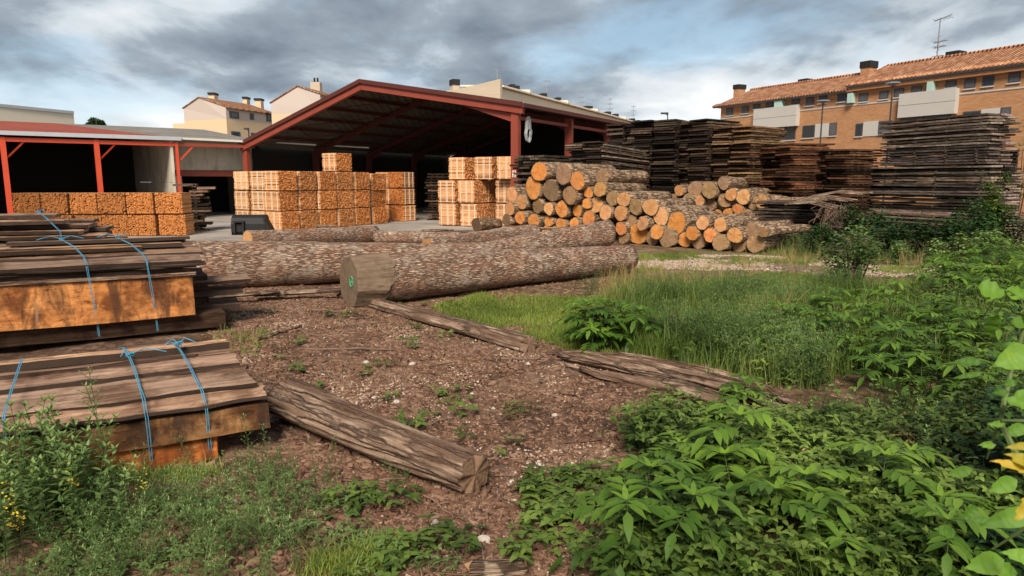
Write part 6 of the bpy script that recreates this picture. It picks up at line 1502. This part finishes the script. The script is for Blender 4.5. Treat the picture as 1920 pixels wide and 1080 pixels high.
for i, (px, py, r, h, n) in enumerate(((1530, 472, .7, .9, 1100), (1600, 470, .8, 1.15, 1400), (1660, 482, .8, .95, 1300), (1720, 488, .8, .9, 1300), (1780, 488, .8, 1.0, 1300), (1840, 480, .8, 1.3, 1500), (1890, 480, .9, 1.3, 1300))):
    sh(px, py, r, h, n, .10, f'dark ivy mound, {["first", "second", "third", "fourth", "fifth", "sixth", "seventh"][i]} from the log pile along the foot of the stacks', 'ivy', 20+i, mat='leaf_ivy', group='ivy mounds at the foot of the stacks', name='ivy_mound')
sh(1862, 478, .55, 2.3, 2200, .09, 'brighter climbing ivy column covering the right corner of the tall stack', 'ivy', 40, mat='leaf_cover', name='ivy_column', lobes=12)
sh(1560, 452, .5, 1.0, 900, .09, 'dark ivy creeping up the low stack beside the bent boards', 'ivy', 41, mat='leaf_ivy', name='ivy_mound')
for i, (px, py, r, h) in enumerate(((1750, 505, .35, .6), (1800, 505, .4, .7), (1850, 500, .4, .8), (1895, 505, .5, .8), (1690, 500, .3, .5))): sh(px, py, r, h, 420, .09, 'fresh green shoot bush in front of the dark ivy', 'shrub', 50+i, mat='leaf_weed', group='fresh bushes before the ivy')
c = at_d(1905, 23.0); shrub(c.x, c.y, .9, 3.5, 900, .10, 'light green treetop peeping over the right edge stack', 'shrub', 60, mat='leaf_weed', z0=.8)
# yellowish grass on top of the low stack
c = AY(1450, 372, 20.5); pts = np.stack([rng.normal(c.x+.3, .45, 160), rng.normal(c.y, .3, 160)], 1)
# tangle of dry roots between low and tall stack
m = MB(); random.seed(77); c = AY(1562, 400, 18.6)
for i in range(70):
    a = c+Vector((random.gauss(0, .14), random.gauss(0, .1), random.uniform(-.1, .30))); b = a+Vector((random.gauss(0, .14), random.gauss(0, .1), -random.uniform(.15, .55))); mid = (a+b)/2+Vector((random.gauss(0, .07), 0, 0)); m.tube([a, mid, b], .008, 4)
tag(m.build('dry_root_tangle', 'twig', None, tuple(c)), 'tangle of dry reddish roots hanging between the low and the tall stack', 'dry roots')
# ------------------------------------------------------------------ dogwood branches close to the camera at right
def near_branches():
    t = empty('dogwood_shrub', (1.75, 1.75, 0), 0, 'close shrub with large green and yellow leaves along the right edge', 'shrub')
    random.seed(5); m = MB()
    main = [AY(1985, 1150, 1.3), AY(1930, 900, 1.35), AY(1875, 790, 1.45), AY(1895, 700, 1.5), AY(1925, 600, 1.5), AY(1950, 520, 1.55)]
    base = Vector((main[0].x, main[0].y+.05, 0)); m.tube([base]+main, [.012, .010, .008, .006, .005, .004, .003], 6)
    m.tube([AY(1990, 790, 1.35), AY(1880, 788, 1.4), AY(1815, 784, 1.5)], [.004, .003, .0015], 5)
    m.tube([AY(1850, 860, 1.5), AY(1870, 800, 1.45), AY(1885, 760, 1.45)], [.002, .003, .004], 5)
    m.tube([main[4], AY(1915, 560, 1.5), AY(1890, 545, 1.5)], .002, 4); m.tube([AY(1840, 600, 1.6), AY(1865, 560, 1.55)], .0015, 4)
    m.tube([AY(1985, 960, 1.2), AY(1930, 985, 1.25), AY(1860, 1030, 1.3)], [.004, .003, .002], 5)
    m.build('branch', 'stem_green', t)
    def lf(px, py, Y, dx, dy, Lpx, Wpx, mat, seed, face=(0, -.8, .5)):
        p = AY(px, py, Y); s = Y/FPX; d = np.array([dx, random.uniform(-.25, .25), dy], float); tb = TB(); L = Lpx*s; Wd = Wpx*s
        # bigger blade: rows across a rounded outline
        d /= np.linalg.norm(d); up = np.array(face, float); sd = np.cross(d, up); sd /= np.linalg.norm(sd); up = np.cross(sd, d); rows_ = 9; V = []; F = []
        for i in range(rows_+1):
            f = i/rows_; w = math.sin(math.pi*min(1, f**.75))**.8*.5*(1-.15*f); c = np.array(p)+d*L*f-up*L*.18*f*f
            for k in range(5): g = (k-2)/2; V.append(c+sd*Wd*w*g+up*(abs(g)*.12*Wd*w*2+.006*math.sin(f*22+abs(g))))
        for i in range(rows_):
            for k in range(4): a_ = i*5+k; F.append((a_, a_+1, a_+6, a_+5))
        V = np.array(V); me = raw_mesh('leaf', V, np.array(F), [mat], rnd=np.full(len(F), random.uniform(.3, .9)), smooth=True); o = obj('leaf', me, t); me.transform(W(t).inverted())
    for a in ((1833, 540, 1.5, 1, -.15, 52, 42), (1885, 553, 1.5, 1, .12, 60, 30), (1868, 590, 1.6, -.1, -1, 48, 30), (1895, 607, 1.5, 1, .1, 60, 26), (1940, 660, 1.3, -1, -.35, 75, 55), (1862, 648, 1.6, 1, .1, 26, 12), (1880, 650, 1.6, 1, .2, 40, 14),
              (1905, 715, 1.4, -1, -.4, 22, 16), (1890, 735, 1.4, -1, -.1, 28, 14), (1838, 680, 1.8, -1, .1, 45, 18), (1900, 740, 1.35, 1, -.2, 50, 30), (1840, 700, 1.8, -1, -.1, 55, 12), (1885, 795, 1.4, -1, -.1, 30, 14), (1865, 835, 1.45, -1, .1, 30, 16), (1945, 960, 1.2, -1, -.28, 105, 42), (1880, 1050, 1.3, -1, -.15, 75, 48), (1950, 1050, 1.2, -1, .2, 70, 34),
              (1870, 985, 1.7, -1, .2, 50, 24), (1790, 1000, 1.8, -1, .3, 40, 28), (1830, 950, 1.8, -.6, -.6, 36, 28), (1822, 880, 1.6, -1, -.2, 50, 22), (1905, 900, 1.6, -1, -.3, 60, 34), (1925, 800, 1.5, -1, -.3, 50, 26), (1945, 760, 1.4, -1, .2, 60, 30), (1905, 1075, 1.4, -1, .3, 60, 36)):
        lf(*a, 'leaf_dogwood', 1)
    for a in ((1955, 880, 1.1, -1, .5, 70, 34), (1950, 835, 1.1, -.9, -.15, 58, 18), (1955, 885, 1.1, -1, .25, 90, 26), (1950, 925, 1.1, -.6, -.5, 75, 36)):
        lf(*a, 'leaf_yellow', 2)
    # dark hanging ivy behind the branches
near_branches()
for i, (px, py, r, h) in enumerate(((1900, 1130, .22, .62), (1890, 960, .3, .75), (1940, 850, .4, 1.0), (1960, 1050, .3, .9))): sh(px, py, r, h, 520, .05, 'dark leafy bush behind the close yellow leaves at the right edge', 'shrub', 70+i, mat='leaf_ivy', group='dark bushes at the right edge')
